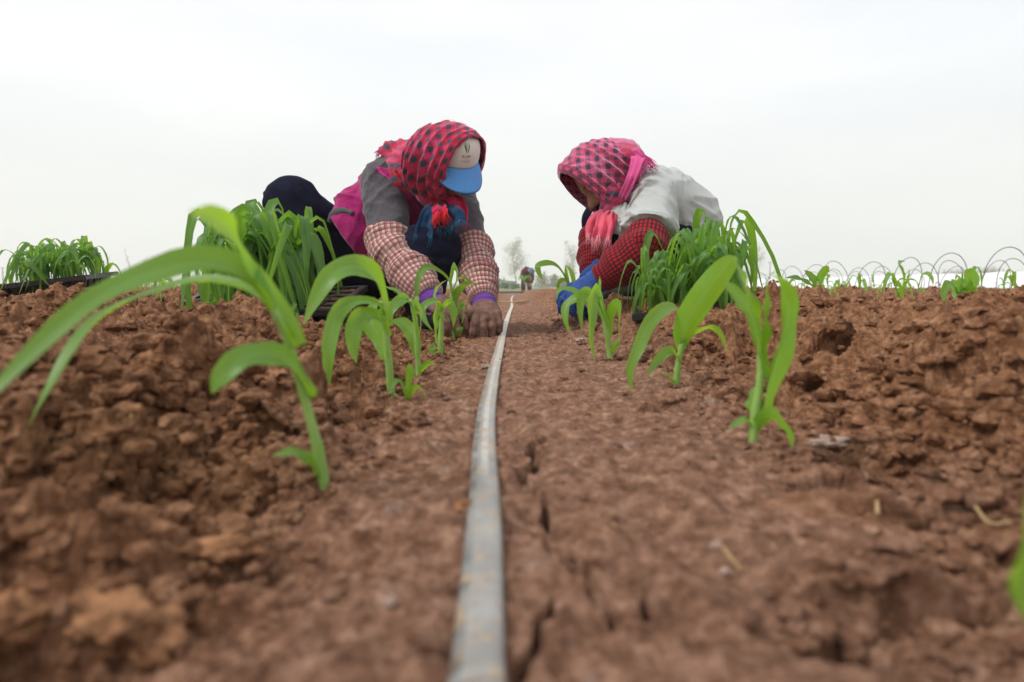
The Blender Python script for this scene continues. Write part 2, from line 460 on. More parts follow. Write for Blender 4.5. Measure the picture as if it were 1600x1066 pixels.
make_ground()

def clod_mesh(rnd, n_sub=1):
    bm = bmesh.new(); bmesh.ops.create_icosphere(bm, subdivisions=n_sub, radius=1)
    s = Vector((rnd.uniform(-50, 50), rnd.uniform(-50, 50), rnd.uniform(-50, 50)))
    for v in bm.verts:
        v.co *= 1 + 0.5 * mnoise.noise(v.co * 1.3 + s) + 0.35 * mnoise.noise(v.co * 2.6 + s)
    vs = np.array([v.co[:] for v in bm.verts]); fs = [[v.index for v in f.verts] for f in bm.faces]
    bm.free(); return vs, np.array(fs)
def scatter_clods():
    rnd = random.Random(4); rs = np.random.RandomState(4)
    protos = [clod_mesh(rnd, 2) for _ in range(10)]; small = [clod_mesh(rnd, 1) for _ in range(12)]
    n = 42000
    r = np.exp(rs.uniform(math.log(0.26), math.log(5.5), n)); t = np.radians(rs.uniform(-42, 42, n))
    x, y = r * np.sin(t), r * np.cos(t)
    m = rough_mask(x, y)
    keep = (rs.rand(n) < (0.13 + 0.87 * m) * np.clip(.30 + .9 * sstep(-.28, .42, fbm(x * 4.2, y * 4.2, 77, 3)), 0, 1)) & (np.abs(x + 0.026) > 0.02)
    x, y, r, m = x[keep], y[keep], r[keep], m[keep]
    z = soil(x, y)
    sz = (0.0016 + 0.0085 * rs.rand(len(x)) ** 5.0) * (0.55 + 0.55 * m) * np.clip(r / 0.55, 0.55, 1.3)
    # heaps of bigger broken clods
    for (u, v, zz, rad, cnt) in ((1400, 900, .015, .05, 60), (1250, 960, .0, .03, 22), (1540, 830, .035, .05, 60), (140, 880, .03, .06, 70), (330, 800, .02, .05, 45), (60, 720, .05, .06, 60), (300, 640, .055, .10, 80),
                                 (1300, 590, .045, .09, 70), (1500, 600, .07, .12, 90), (1380, 500, .11, .12, 60), (150, 560, .09, .15, 80), (1000, 520, .05, .10, 60), (560, 560, .04, .12, 60), (450, 900, .0, .04, 26)):
        p = pixz(u, v, zz)
        a = rs.rand(cnt) * 6.283; q = rad * np.sqrt(rs.rand(cnt))
        x2, y2 = p.x + q * np.cos(a), p.y + q * np.sin(a)
        ok = np.abs(x2 + .026) > .03; x2, y2 = x2[ok], y2[ok]
        x = np.concatenate([x, x2]); y = np.concatenate([y, y2]); z = np.concatenate([z, soil(x2, y2)])
        sz = np.concatenate([sz, (.003 + .010 * rs.rand(len(x2)) ** 2.2) * np.clip(np.hypot(x2, y2) / .6, .55, 1.3)])
    # crumbs pressed round the seedlings' feet
    for u, v in ((510, 762), (612, 618), (655, 590), (688, 556), (709, 532), (736, 510), (895, 478), (955, 562), (1055, 606), (1175, 690)):
        p = ground_pt(u, v); k_ = max(.8, p.y)
        a = rs.rand(26) * 6.283; q = .005 * k_ + .013 * k_ * rs.rand(26)
        x2, y2 = p.x + q * np.cos(a), p.y + q * np.sin(a)
        x = np.concatenate([x, x2]); y = np.concatenate([y, y2]); z = np.concatenate([z, soil(x2, y2)])
        sz = np.concatenate([sz, (.0022 + .0040 * rs.rand(26) ** 2) * k_])
    VS, FS, b = [], [], 0
    for k in range(len(x)):
        vs, fs = protos[k % 10] if sz[k] > .0045 else small[k % 12]
        a = rs.uniform(0, 6.28); c, s = math.cos(a), math.sin(a)
        q = vs * (sz[k] * np.array([rs.uniform(0.8, 1.35), rs.uniform(0.8, 1.2), rs.uniform(0.55, 0.9)]))
        q = np.stack([q[:, 0] * c - q[:, 1] * s, q[:, 0] * s + q[:, 1] * c, q[:, 2]], 1) + [x[k], y[k], z[k] + sz[k] * 0.25]
        VS.append(q); FS.append(fs + b); b += len(q)
    o = mesh_obj('soil_crumbs', np.vstack(VS), np.vstack(FS), M_SOIL, None, False)
    tag(o, 'loose crumbs of reddish soil lying over the banks and the path', None, None, 'stuff')
scatter_clods()
# ------------------------------------------------------------------ maize seedlings
def leaf_material(name, hue=0):
    m, nt, b = newmat(name, 0.40, 0.50)
    tcn = N(nt, 'ShaderNodeUVMap'); s = N(nt, 'ShaderNodeSeparateXYZ'); nt.links.new(tcn.outputs[0], s.inputs[0])
    g = N(nt, 'ShaderNodeNewGeometry')
    oi = N(nt, 'ShaderNodeObjectInfo')
    base = ramp(nt, noise_n(nt, g.outputs['Position'], 26, 3), [(0.3, (0.075, 0.230, 0.025)), (0.55, (0.115, 0.320, 0.030)), (0.75, (0.175, 0.390, 0.040))])
    # glaucous bloom towards the blade's tip, yellower sheath
    if hue: base = mixc(nt, ramp(nt, noise_n(nt, g.outputs['Position'], 38, 2), [(0.35, 0.35), (0.6, 0.95)]), base, (0.034, 0.120, 0.040))
    base = mixc(nt, ramp(nt, s.outputs[1], [(0.25, 0.0), (0.9, 0.55)]), base, (0.125, 0.30, 0.115) if not hue else (0.085, 0.205, 0.095))
    base = mixc(nt, ramp(nt, s.outputs[1], [(0.0, 0.8), (0.28, 0.0)]), base, (0.25, 0.44, 0.055))
    # random plant to plant tint
    base = mixc(nt, math_n(nt, 'MULTIPLY', oi.outputs['Random'], 0.55 if hue else 0.35), base, (0.15, 0.29, 0.05))
    # parallel veins and the pale midrib
    w = math_n(nt, 'SINE', math_n(nt, 'MULTIPLY', s.outputs[0], 95.0))
    base = mixc(nt, math_n(nt, 'MULTIPLY', math_n(nt, 'ADD', w, 1.0), 0.16), base, (0.16, 0.36, 0.10))
    mid = ramp(nt, math_n(nt, 'ABSOLUTE', math_n(nt, 'SUBTRACT', s.outputs[0], 0.5)), [(0.02, 0.55), (0.075, 0.0)])
    base = mixc(nt, mid, base, (0.22, 0.40, 0.16))
    stv = N(nt, 'ShaderNodeCombineXYZ'); nt.links.new(math_n(nt, 'MULTIPLY', s.outputs[0], 9.0), stv.inputs[0]); nt.links.new(math_n(nt, 'MULTIPLY', s.outputs[1], .9), stv.inputs[1]); nt.links.new(math_n(nt, 'MULTIPLY', oi.outputs['Random'], 40.0), stv.inputs[2])
    base = mixc(nt, ramp(nt, noise_n(nt, stv.outputs[0], 1.6, 3, .6), [(0.42, 0.0), (0.68, 0.55)]), base, (0.20, 0.44, 0.07))
    dirt = math_n(nt, 'MULTIPLY', ramp(nt, noise_n(nt, g.outputs['Position'], 210, 3, .6), [(0.66, 0.0), (0.72, 0.65)]), ramp(nt, noise_n(nt, g.outputs['Position'], 30, 2), [(0.45, 0.0), (0.6, 1.0)]))
    base = mixc(nt, dirt, base, (0.26, 0.15, 0.08))
    tip = math_n(nt, 'MULTIPLY', ramp(nt, s.outputs[1], [(0.88, 0.0), (1.0, 0.9)]), noise_n(nt, g.outputs['Position'], 60))
    base = mixc(nt, tip, base, (0.34, 0.28, 0.12))
    nt.links.new(base, b.inputs['Base Color'])
    bump_n(nt, b, w, 0.12, 0.0006)
    tr = N(nt, 'ShaderNodeBsdfTranslucent')
    trc = mixc(nt, 0.8, base, (0.50, 0.80, 0.025) if not hue else (0.32, 0.58, 0.03))
    nt.links.new(trc, tr.inputs[0])
    mixs = N(nt, 'ShaderNodeMixShader'); mixs.inputs[0].default_value = 0.5
    out = nt.nodes['Material Output']
    nt.links.new(b.outputs[0], mixs.inputs[1]); nt.links.new(tr.outputs[0], mixs.inputs[2]); nt.links.new(mixs.outputs[0], out.inputs[0])
    return m
M_LEAF = leaf_material('maize_leaf')
M_LEAF_T = leaf_material('maize_leaf_limp', 1)
def stem_material():
    m, nt, b = newmat('maize_stem', 0.45, 0.4)
    tcn = N(nt, 'ShaderNodeUVMap'); s = N(nt, 'ShaderNodeSeparateXYZ'); nt.links.new(tcn.outputs[0], s.inputs[0])
    g = N(nt, 'ShaderNodeNewGeometry')
    c = ramp(nt, noise_n(nt, g.outputs['Position'], 45, 3), [(0.3, (0.19, 0.36, 0.055)), (0.7, (0.28, 0.45, 0.10))])
    w = math_n(nt, 'SINE', math_n(nt, 'MULTIPLY', s.outputs[0], 50.0))
    c = mixc(nt, math_n(nt, 'MULTIPLY', math_n(nt, 'ADD', w, 1.0), 0.14), c, (0.36, 0.50, 0.20))
    c = mixc(nt, ramp(nt, s.outputs[1], [(0.0, 0.65), (0.02, 0.0)]), c, (0.40, 0.36, 0.22))
    nt.links.new(c, b.inputs['Base Color'])
    b.inputs['Subsurface Weight'].default_value = 0.25
    b.inputs['Subsurface Radius'].default_value = (0.003, 0.004, 0.001)
    return m
M_STEM = stem_material()

def leaf_geo(ctrl, hw, roll=(0, 0), n=22, fold=0.45, ripple=0.24, seed=0, side=None, base_w=0.45, peak=0.42, tw=7, taper=2.0):
    P = spline(ctrl, n)
    H = Vector(ctrl[-1]) - Vector(ctrl[0]); H.z = 0
    if H.length < 1e-4: H = Vector((1, 0, 0))
    H.normalize()
    S = Vector(side).normalized() if side is not None else Vector((0, 0, 1)).cross(H)
    rnd = random.Random(seed); ph = rnd.uniform(0, 6.28); fr = rnd.uniform(2.2, 3.6)
    vs, uv, fs = [], [], []
    prev = S
    for i, p in enumerate(P):
        s = i / (n - 1)
        T = (P[min(i + 1, n - 1)] - P[max(i - 1, 0)]).normalized()
        W = prev - T * prev.dot(T)
        W = W.normalized() if W.length > 1e-5 else T.orthogonal().normalized()
        prev = (W * 0.8 + (S - T * S.dot(T)) * 0.2); prev = prev.normalized() if prev.length > 1e-5 else W
        Nn = W.cross(T)
        rr = R(roll[0] + (roll[1] - roll[0]) * s)
        W2 = W * math.cos(rr) + Nn * math.sin(rr); N2 = W2.cross(T)
        w = hw * (base_w + (1 - base_w) * math.sin(math.pi / 2 * min(s / peak, 1)))
        if s > peak: w *= max(0.0, 1 - ((s - peak) / (1 - peak)) ** taper) ** 0.85
        w = max(w, 0.0004)
        fo = fold * (1 - 0.65 * s) + 0.9 * max(0, 0.12 - s) / 0.12
        for k in range(tw):
            t = -1 + 2 * k / (tw - 1)
            a = abs(t)
            rip = ripple * math.sin(s * fr * 6.28 + ph + (1.3 if t > 0 else 0)) * a * a * math.sin(math.pi * s)
            vs.append(p + W2 * (t * w * (1 - 0.18 * fo * a)) + N2 * (-(fo * a ** 1.3) * w + rip * w)); uv.append((k / (tw - 1), s))
    for i in range(n - 1):
        for k in range(tw - 1):
            fs.append((i * tw + k, i * tw + k + 1, (i + 1) * tw + k + 1, (i + 1) * tw + k))
    return vs, fs, uv
def leaf_obj(parent, ctrl, hw, roll=(0, 0), mat=None, **kw):
    vs, fs, uv = leaf_geo(ctrl, hw, roll, **kw)
    uv_period[0] = 0
    return mesh_obj('leaf', vs, fs, mat or M_LEAF, parent, True, uv=uv)
def stem_obj(parent, pts, r0, r1, n=10):
    mb = MB(); P = spline(pts, 14)
    rad = [r0 + (r1 - r0) * i / 13 + (0.0007 if i in (4, 9) else 0) for i in range(14)]
    mb.tube(P, rad, n)
    return mb.build('stem', M_STEM, parent)

def hero(base_uv, d, stem, r, leaves, label, z=None):
    """a seedling set in the soil at depth d; stem and leaves follow photo points (u, v, depth offset)"""
    if z is None:
        g = ground_pt(*base_uv); d = min(max(g.y, d * .7), d * 1.35)
    b = pix(base_uv[0], base_uv[1], d)
    gz = ground_z(b.x, b.y)
    root = empty('maize_seedling', (b.x, b.y, gz), label, 'seedling', 'maize seedlings planted along the drip tape')
    pts = [V(b.x, b.y, min(gz, b.z) - 0.012)] + [pix(u, v, d + dd) for u, v, dd in stem]
    stem_obj(root, pts, r, r * 0.62)
    for k, (hw, roll, cps, *kw) in enumerate(leaves):
        leaf_obj(root, [pix(u, v, d + dd) for u, v, dd in cps], hw, roll, seed=k + int(base_uv[0]), **(kw[0] if kw else {}))
    return root

hero((510, 762), 0.51, [(503, 730, 0), (490, 675, 0), (470, 600, 0.0), (448, 530, -0.005), (428, 485, -0.01)], 0.0043, [
    (0.0140, (64, 40), [(455, 545, 0), (425, 478, -.005), (385, 432, -.02), (310, 412, -.03), (225, 430, -.05), (145, 472, -.075), (70, 532, -.10), (0, 602, -.125), (-30, 640, -.135)], dict(peak=.26, taper=1.15, base_w=.55)),
    (0.0085, (50, 20), [(450, 540, 0), (412, 470, .015), (330, 440, .03), (240, 456, .03), (160, 494, .0), (108, 556, -.03), (68, 622, -.05), (44, 668, -.055)]),
    (0.0095, (75, 100), [(450, 530, 0), (412, 462, -.01), (380, 405, -.03), (355, 358, -.08), (328, 336, -.13), (296, 331, -.17)]),
    (0.0105, (38, 55), [(484, 620, 0), (462, 580, -.01), (425, 556, -.025), (380, 560, -.04), (345, 590, -.05), (331, 615, -.052)]),
    (0.0062, (40, 30), [(502, 752, 0), (488, 728, -.004), (462, 708, -.01), (425, 712, -.016)])],
    'tallest blurred maize seedling nearest on the left, one long leaf arching to the left edge')
hero((612, 618), 0.93, [(608, 575, 0), (604, 530, 0), (599, 490, 0), (596, 470, 0)], 0.0056, [
    (0.0175, (60, 35), [(601, 510, 0), (598, 470, 0), (583, 432, -.02), (552, 416, -.05), (520, 430, -.07), (495, 465, -.08), (474, 508, -.085)]),
    (0.0110, (30, 60), [(601, 505, 0), (590, 476, -.01), (556, 472, -.04), (527, 492, -.07), (513, 545, -.09), (508, 605, -.095), (499, 660, -.095)]),
    (0.0135, (45, 60), [(603, 525, 0), (592, 497, -.01), (570, 493, -.03), (554, 510, -.045), (551, 540, -.05), (557, 568, -.05)]),
    (0.015, (70, 40), [(606, 560, 0), (597, 532, .01), (583, 510, .02), (580, 488, .03), (590, 468, .035)]),
    (0.0055, (20, 20), [(611, 612, 0), (616, 624, -.012), (608, 634, -.02), (600, 640, -.025)])],
    'maize seedling second from the front on the left, leaf curling down almost to the soil')
hero((655, 590), 1.10, [(652, 550, 0), (650, 510, 0), (645, 480, 0), (640, 468, 0)], 0.0052, [
    (0.010, (40, 60), [(648, 500, 0), (638, 470, 0), (622, 472, -.02), (609, 490, -.03), (607, 515, -.035)]),
    (0.006, (20, 20), [(645, 480, 0), (632, 464, .01), (615, 453, .02), (598, 447, .02)]),
    (0.011, (70, 80), [(652, 545, 0), (645, 478, -.01), (652, 478, -.02), (657, 500, -.03), (654, 530, -.03)]),
    (0.013, (70, 50), [(654, 560, 0), (645, 525, .01), (630, 506, .02), (610, 502, .02)]),
    (0.006, (35, 40), [(655, 586, 0), (662, 574, -.01), (672, 567, -.01), (680, 568, -.02)]),
    (0.006, (30, 20), [(640, 468, 0), (620, 470, .03), (602, 478, .03), (585, 490, .03)])],
    'thin maize seedling third from the front on the left, small leaf low on its right')
hero((688, 556), 1.50, [(689, 520, 0), (690, 490, 0), (688, 476, 0)], 0.0062, [
    (0.009, (40, 50), [(690, 495, 0), (684, 472, -.01), (668, 474, -.03), (659, 486, -.04), (664, 502, -.05), (676, 517, -.05)]),
    (0.012, (80, 85), [(690, 500, 0), (684, 480, -.02), (679, 500, -.04), (680, 525, -.04), (685, 545, -.04)]),
    (0.010, (60, 60), [(690, 505, 0), (694, 480, 0), (704, 474, .02), (709, 492, .02), (708, 512, .02)]),
    (0.008, (40, 40), [(688, 552, 0), (681, 543, -.02), (674, 546, -.03), (679, 556, -.03)]),
    (0.006, (30, 30), [(690, 490, 0), (680, 462, .02), (688, 445, .03), (700, 437, .04)])],
    'maize seedling with pale drooping leaves before the left worker, second of the close trio')
hero((709, 532), 1.66, [(708, 500, 0), (706, 465, 0), (704, 440, 0)], 0.0058, [
    (0.012, (50, 45), [(706, 465, 0), (700, 438, 0), (685, 424, -.03), (666, 419, -.05), (655, 432, -.07), (651, 458, -.075), (655, 484, -.075)]),
    (0.012, (80, 90), [(706, 470, 0), (703, 440, -.01), (706, 416, -.03), (713, 425, -.05), (712, 450, -.06)]),
    (0.012, (40, 50), [(708, 490, 0), (713, 462, 0), (725, 446, -.02), (740, 442, -.03)]),
    (0.009, (60, 70), [(709, 510, 0), (716, 482, -.01), (723, 476, -.02), (724, 494, -.03), (718, 512, -.03)]),
    (0.006, (40, 30), [(706, 460, 0), (718, 435, .03), (735, 440, .03), (748, 452, .03)]),
    (0.008, (40, 40), [(710, 528, 0), (716, 518, -.02), (722, 514, -.02), (718, 524, -.03)])],
    'tall straight maize seedling just left of the gloved hands')
hero((736, 510), 1.90, [(738, 490, 0), (738, 465, 0)], 0.0045, [
    (0.009, (60, 60), [(738, 480, 0), (738, 455, 0), (732, 445, -.01), (722, 450, -.02), (714, 470, -.03)]),
    (0.013, (70, 80), [(737, 495, 0), (740, 462, 0), (747, 462, -.02), (748, 480, -.03), (742, 500, -.03)]),
    (0.008, (50, 50), [(736, 508, 0), (731, 500, -.02), (735, 508, -.03), (739, 515, -.03)])],
    'short maize seedling standing between the purple gloves of the left worker')
# right hand row
hero((895, 478), 1.95, [(890, 460, 0), (886, 445, 0)], 0.0055, [
    (0.017, (35, 45), [(893, 465, 0), (884, 438, 0), (872, 419, -.01), (856, 413, -.02), (841, 415, -.03), (843, 428, -.04), (848, 437, -.04)]),
    (0.008, (60, 70), [(892, 465, 0), (886, 435, 0), (883, 414, .01)]),
    (0.010, (70, 60), [(893, 468, 0), (897, 445, .01), (893, 425, .02), (884, 414, .03)]),
    (0.010, (60, 70), [(892, 468, 0), (884, 440, -.02), (873, 442, -.04), (872, 462, -.05)])],
    'maize seedling behind the blue glove, one leaf held out to the left')
hero((955, 562), 1.42, [(950, 530, 0), (944, 500, 0), (938, 475, 0), (934, 462, 0)], 0.0068, [
    (0.018, (78, 80), [(946, 510, 0), (936, 465, -.01), (928, 458, -.03), (923, 485, -.05), (922, 525, -.06), (929, 565, -.06)]),
    (0.0115, (60, 70), [(944, 500, 0), (930, 466, 0), (913, 458, -.02), (906, 478, -.03), (909, 518, -.04)]),
    (0.012, (50, 60), [(942, 500, 0), (922, 470, .02), (902, 466, .03), (886, 478, .03), (884, 500, .02), (892, 522, .02)]),
    (0.007, (30, 40), [(940, 492, 0), (915, 468, .05), (890, 452, .06), (873, 455, .06), (870, 470, .06)]),
    (0.013, (70, 60), [(950, 525, 0), (953, 490, 0), (964, 477, -.02), (967, 505, -.03), (965, 545, -.03)]),
    (0.008, (70, 80), [(946, 505, 0), (940, 470, .02), (938, 446, .03), (937, 432, .04)]),
    (0.006, (40, 40), [(954, 555, 0), (962, 540, -.02), (966, 534, -.02), (968, 545, -.03)])],
    'bushy maize seedling with hanging pale leaves in front of the red sleeves')
hero((1055, 606), 0.97, [(1059, 575, 0), (1064, 545, 0), (1068, 528, 0)], 0.0054, [
    (0.0215, (52, 66), [(1063, 550, 0), (1068, 515, -.01), (1088, 478, -.03), (1115, 440, -.05), (1138, 412, -.07), (1152, 402, -.08)]),
    (0.0115, (45, 60), [(1064, 545, 0), (1062, 500, .01), (1048, 480, .0), (1018, 500, -.03), (998, 542, -.05), (984, 578, -.06), (988, 614, -.06)]),
    (0.0075, (30, 40), [(1063, 560, 0), (1080, 528, .01), (1105, 513, .02), (1124, 520, .02), (1136, 548, .02)]),
    (0.0085, (50, 50), [(1060, 565, 0), (1048, 548, -.02), (1028, 562, -.04), (1010, 588, -.05)]),
    (0.006, (40, 40), [(1055, 602, 0), (1044, 588, -.01), (1037, 570, -.01)])],
    'maize seedling with one broad leaf raised to the right, middle of the right row')
hero((1175, 690), 0.66, [(1180, 650, 0), (1187, 600, 0), (1190, 550, 0), (1190, 515, 0)], 0.0047, [
    (0.0125, (70, 62), [(1190, 590, 0), (1184, 520, -.01), (1170, 470, -.02), (1157, 432, -.03), (1147, 404, -.035)]),
    (0.0085, (60, 45), [(1188, 560, 0), (1176, 500, .01), (1160, 472, .015), (1142, 452, .015), (1132, 438, .015)]),
    (0.0095, (80, 84), [(1190, 570, 0), (1194, 500, -.01), (1198, 432, -.02)]),
    (0.0125, (74, 52), [(1188, 650, 0), (1203, 600, -.01), (1220, 540, -.02), (1232, 485, -.02), (1222, 442, -.025), (1202, 427, -.03)]),
    (0.0095, (48, 58), [(1178, 680, 0), (1190, 656, -.01), (1208, 653, -.02), (1226, 670, -.03), (1238, 700, -.035)], dict(peak=.7, taper=3.0)),
    (0.0055, (30, 30), [(1178, 680, 0), (1170, 660, 0), (1155, 660, .0), (1138, 672, -.01)]),
    (0.008, (74, 60), [(1184, 660, 0), (1176, 625, .01), (1182, 600, .02)])],
    'upright maize seedling nearest on the right, rounded first leaf drooping at its foot')
hero((1690, 960), 0.245, [(1686, 900, 0), (1680, 840, 0), (1674, 790, 0)], 0.0042, [
    (0.0095, (72, 84), [(1676, 830, 0), (1662, 780, -.005), (1636, 775, -.012), (1612, 820, -.018), (1596, 880, -.02), (1592, 925, -.02), (1604, 972, -.02)]),
    (0.010, (60, 50), [(1678, 800, 0), (1690, 720, 0), (1730, 690, .0), (1770, 720, 0)]),
    (0.010, (70, 60), [(1676, 790, 0), (1670, 690, .01), (1690, 620, .02)])],
    'maize seedling cut by the right edge, only a drooping leaf tip in view', z=1)
hero((1497, 486), 2.02, [(1498, 470, 0), (1499, 455, 0)], 0.0085, [
    (0.017, (85, 85), [(1498, 470, 0), (1500, 445, -.01), (1504, 424, -.02)]),
    (0.019, (75, 85), [(1499, 475, 0), (1508, 452, 0), (1514, 432, -.01), (1522, 448, -.03), (1516, 470, -.04)]),
    (0.010, (50, 60), [(1497, 470, 0), (1489, 446, 0), (1478, 446, -.02), (1474, 462, -.03), (1481, 478, -.03)]),
    (0.012, (50, 40), [(1499, 472, 0), (1510, 456, -.02), (1526, 458, -.04), (1537, 470, -.05), (1546, 484, -.05)]),
    (0.012, (70, 70), [(1499, 475, 0), (1496, 450, .02), (1487, 436, .03)])],
    'stout maize seedling behind the right mound with broad upright leaves')
hero((1277, 462), 2.6, [(1278, 450, 0), (1278, 440, 0)], 0.006, [
    (0.012, (80, 80), [(1278, 455, 0), (1270, 436, 0), (1257, 422, 0)]),
    (0.011, (70, 60), [(1278, 455, 0), (1282, 432, 0), (1292, 420, -.02), (1296, 426, -.03)]),
    (0.010, (50, 50), [(1277, 455, 0), (1262, 443, -.02), (1244, 435, -.04), (1228, 434, -.05)]),
    (0.012, (50, 50), [(1279, 458, 0), (1288, 450, -.03), (1290, 460, -.05)])],
    'small maize seedling on the right bank with two leaves raised in a V')
hero((1412, 458), 2.7, [(1412, 448, 0), (1412, 440, 0)], 0.007, [
    (0.024, (84, 90), [(1412, 450, 0), (1410, 428, 0), (1403, 410, -.01), (1414, 408, -.03)]),
    (0.014, (80, 80), [(1412, 452, 0), (1420, 435, .02), (1421, 420, .02)]),
    (0.016, (80, 70), [(1411, 452, 0), (1398, 440, -.02), (1393, 428, -.02)])],
    'broad leaved maize seedling standing tallest along the right soil crest')

def weed(u, v, d):
    b = pix(u, v, d); gz = ground_z(b.x, b.y)
    root = empty('weed', (b.x, b.y, gz), 'tiny green weed sprouting at the foot of the second left seedling', 'weed')
    for k, (dx, dz) in enumerate(((-0.022, 0.012), (0.012, 0.03), (0.028, 0.004))):
        leaf_obj(root, [V(b.x, b.y, gz - .002), V(b.x + dx * .4, b.y - .004, gz + dz + .016), V(b.x + dx * .8, b.y - .01, gz + dz + .012), V(b.x + dx, b.y - .014, gz + dz)], 0.0055, (30, 40), n=10, seed=k)
weed(636, 628, 0.90)

# generic seedlings: prototypes with parts, then copies
def seedling_proto(seed, h, nl, droop, leafw, name='maize_seedling', lean=0.15, mat=None):
    rnd = random.Random(seed)
    root = bpy.data.objects.new(name, None); COL.objects.link(root); root.empty_display_size = .03
    la = rnd.uniform(0, 6.28)
    sh = 0.55 if mat is None else 0.72
    top = V(math.cos(la) * lean * h, math.sin(la) * lean * h, h * sh)
    P = [V(0, 0, -0.01), V(top.x * .2, top.y * .2, top.z * .45), V(top.x * .7, top.y * .7, top.z * .8), top]
    stem_obj(root, P, 0.0034, 0.0022, 7)
    a0 = rnd.uniform(0, 6.28)
    for k in range(nl):
        a = a0 + math.pi * k + rnd.uniform(-0.7, 0.7)
        s0 = (0.35 + 0.65 * k / max(1, nl - 1)) if mat is None else (0.55 + 0.45 * k / max(1, nl - 1))
        b = V(0, 0, 0).lerp(top, s0)
        L = h * rnd.uniform(0.5, 1.08) * (0.6 if k == 0 else 1.0)
        up = rnd.uniform(0.28, 0.5) * (1.25 if k == nl - 1 else 1)
        c, s = math.cos(a), math.sin(a)
        dr = droop * rnd.uniform(0.6, 1.25)
        ctrl = [b - V(0, 0, .01), b + V(c * L * .10, s * L * .10, L * up * .75), b + V(c * L * .30, s * L * .30, L * up), b + V(c * L * .52, s * L * .52, L * (up - dr * .35)), b + V(c * L * .60, s * L * .60, L * (up - dr * .9))]
        leaf_obj(root, ctrl, leafw * rnd.uniform(.6, 1.2), (rnd.uniform(-40, 40), rnd.uniform(-95, 95)), n=13, seed=seed * 7 + k, tw=5, mat=mat)
    return root
def copy_thing(src, loc, rz=0.0, sc=1.0, tilt=(0, 0), label=None, group=None, cat='seedling'):
    c = src.copy(); COL.objects.link(c)
    c.location = loc; c.rotation_euler = (tilt[0], tilt[1], rz); c.scale = (sc, sc, sc)
    tag(c, label, cat, group)
    for ch in src.children:
        d = ch.copy(); COL.objects.link(d); d.parent = c
    return c

TRAY_L, TRAY_W, TRAY_H = 0.54, 0.28, 0.045
def make_tray(name, M, label):
    """black plug tray: rim, cups hanging below, divider grid and the potting soil in it"""
    loc = M.to_translation()
    root = empty(name, loc, label, 'seedling tray', 'black seedling trays')
    def W(p): return M @ Vector(p)
    mb = MB()
    nx, ny = 10, 5; cw, cd = (TRAY_L - .03) / nx, (TRAY_W - .03) / ny
    for i in range(nx):
        for j in range(ny):
            cx, cy = -TRAY_L / 2 + .015 + cw * (i + .5), -TRAY_W / 2 + .015 + cd * (j + .5)
            vs = [W((cx + sx * cw * .47 * k, cy + sy * cd * .47 * k, z)) for z, k in ((-0.003, 1.0), (-TRAY_H, 0.55)) for sx, sy in ((-1, -1), (1, -1), (1, 1), (-1, 1))]
            mb.add(vs, [(7, 6, 5, 4), (0, 4, 5, 1), (1, 5, 6, 2), (2, 6, 7, 3), (3, 7, 4, 0)])
    mb.build('cups', M_TRAY, root, smooth=False)
    mb = MB()
    t = 0.006
    for i in range(nx + 1):
        x = -TRAY_L / 2 + .015 + cw * i
        mb.add([W((x + sx * t / 2, sy * (TRAY_W / 2 - .014), z)) for z in (-.006, 0) for sx, sy in ((-1, -1), (1, -1), (1, 1), (-1, 1))], BOXF)
    for j in range(ny + 1):
        y = -TRAY_W / 2 + .015 + cd * j
        mb.add([W((sx * (TRAY_L / 2 - .014), y + sy * t / 2, z)) for z in (-.0065, .0007) for sx, sy in ((-1, -1), (1, -1), (1, 1), (-1, 1))], BOXF)
    mb.build('divider_grid', M_TRAY, root, smooth=False)
    mb = MB()
    def frame_ring(o, i, z0, z1):
        vs = [W((sx * (TRAY_L / 2 + e), sy * (TRAY_W / 2 + e), z)) for z in (z0, z1) for e in (o, i) for sx, sy in ((-1, -1), (1, -1), (1, 1), (-1, 1))]
        fs = []
        for k in range(4):
            k2 = (k + 1) % 4
            fs += [(8 + k, 8 + k2, 12 + k2, 12 + k), (k, k2, 8 + k2, 8 + k), (4 + k2, 4 + k, 12 + k, 12 + k2), (k2, k, 4 + k, 4 + k2)]
        mb.add(vs, fs)
    frame_ring(0.0, -0.016, -0.004, 0.003)
    frame_ring(0.0035, 0.0005, -0.014, 0.0015)
    mb.build('rim', M_TRAY, root, smooth=False)
    vs, fs = [], []
    n1, n2 = 60, 32
    for i in range(n1):
        for j in range(n2):
            x = (i / (n1 - 1) - .5) * (TRAY_L - .034); y = (j / (n2 - 1) - .5) * (TRAY_W - .034)
            vs.append(W((x, y, -0.004 + 0.005 * mnoise.noise(V(x * 70, y * 70, loc.x)))))
    for i in range(n1 - 1):
        for j in range(n2 - 1):
            fs.append((i * n2 + j, (i + 1) * n2 + j, (i + 1) * n2 + j + 1, i * n2 + j + 1))
    mesh_obj('potting_soil', vs, fs, M_POT, root)
    return root
BOXF = [(3, 2, 1, 0), (4, 5, 6, 7), (0, 1, 5, 4), (1, 2, 6, 5), (2, 3, 7, 6), (3, 0, 4, 7)]
M_TRAY = simple('black_plastic', (0.018, 0.018, 0.020), 0.38, 0.5, 0.4, 30)
M_POT = simple('potting_soil', (0.16, 0.085, 0.05), 0.95, 0.1, 0.5, 160, 0.6, 0.003)

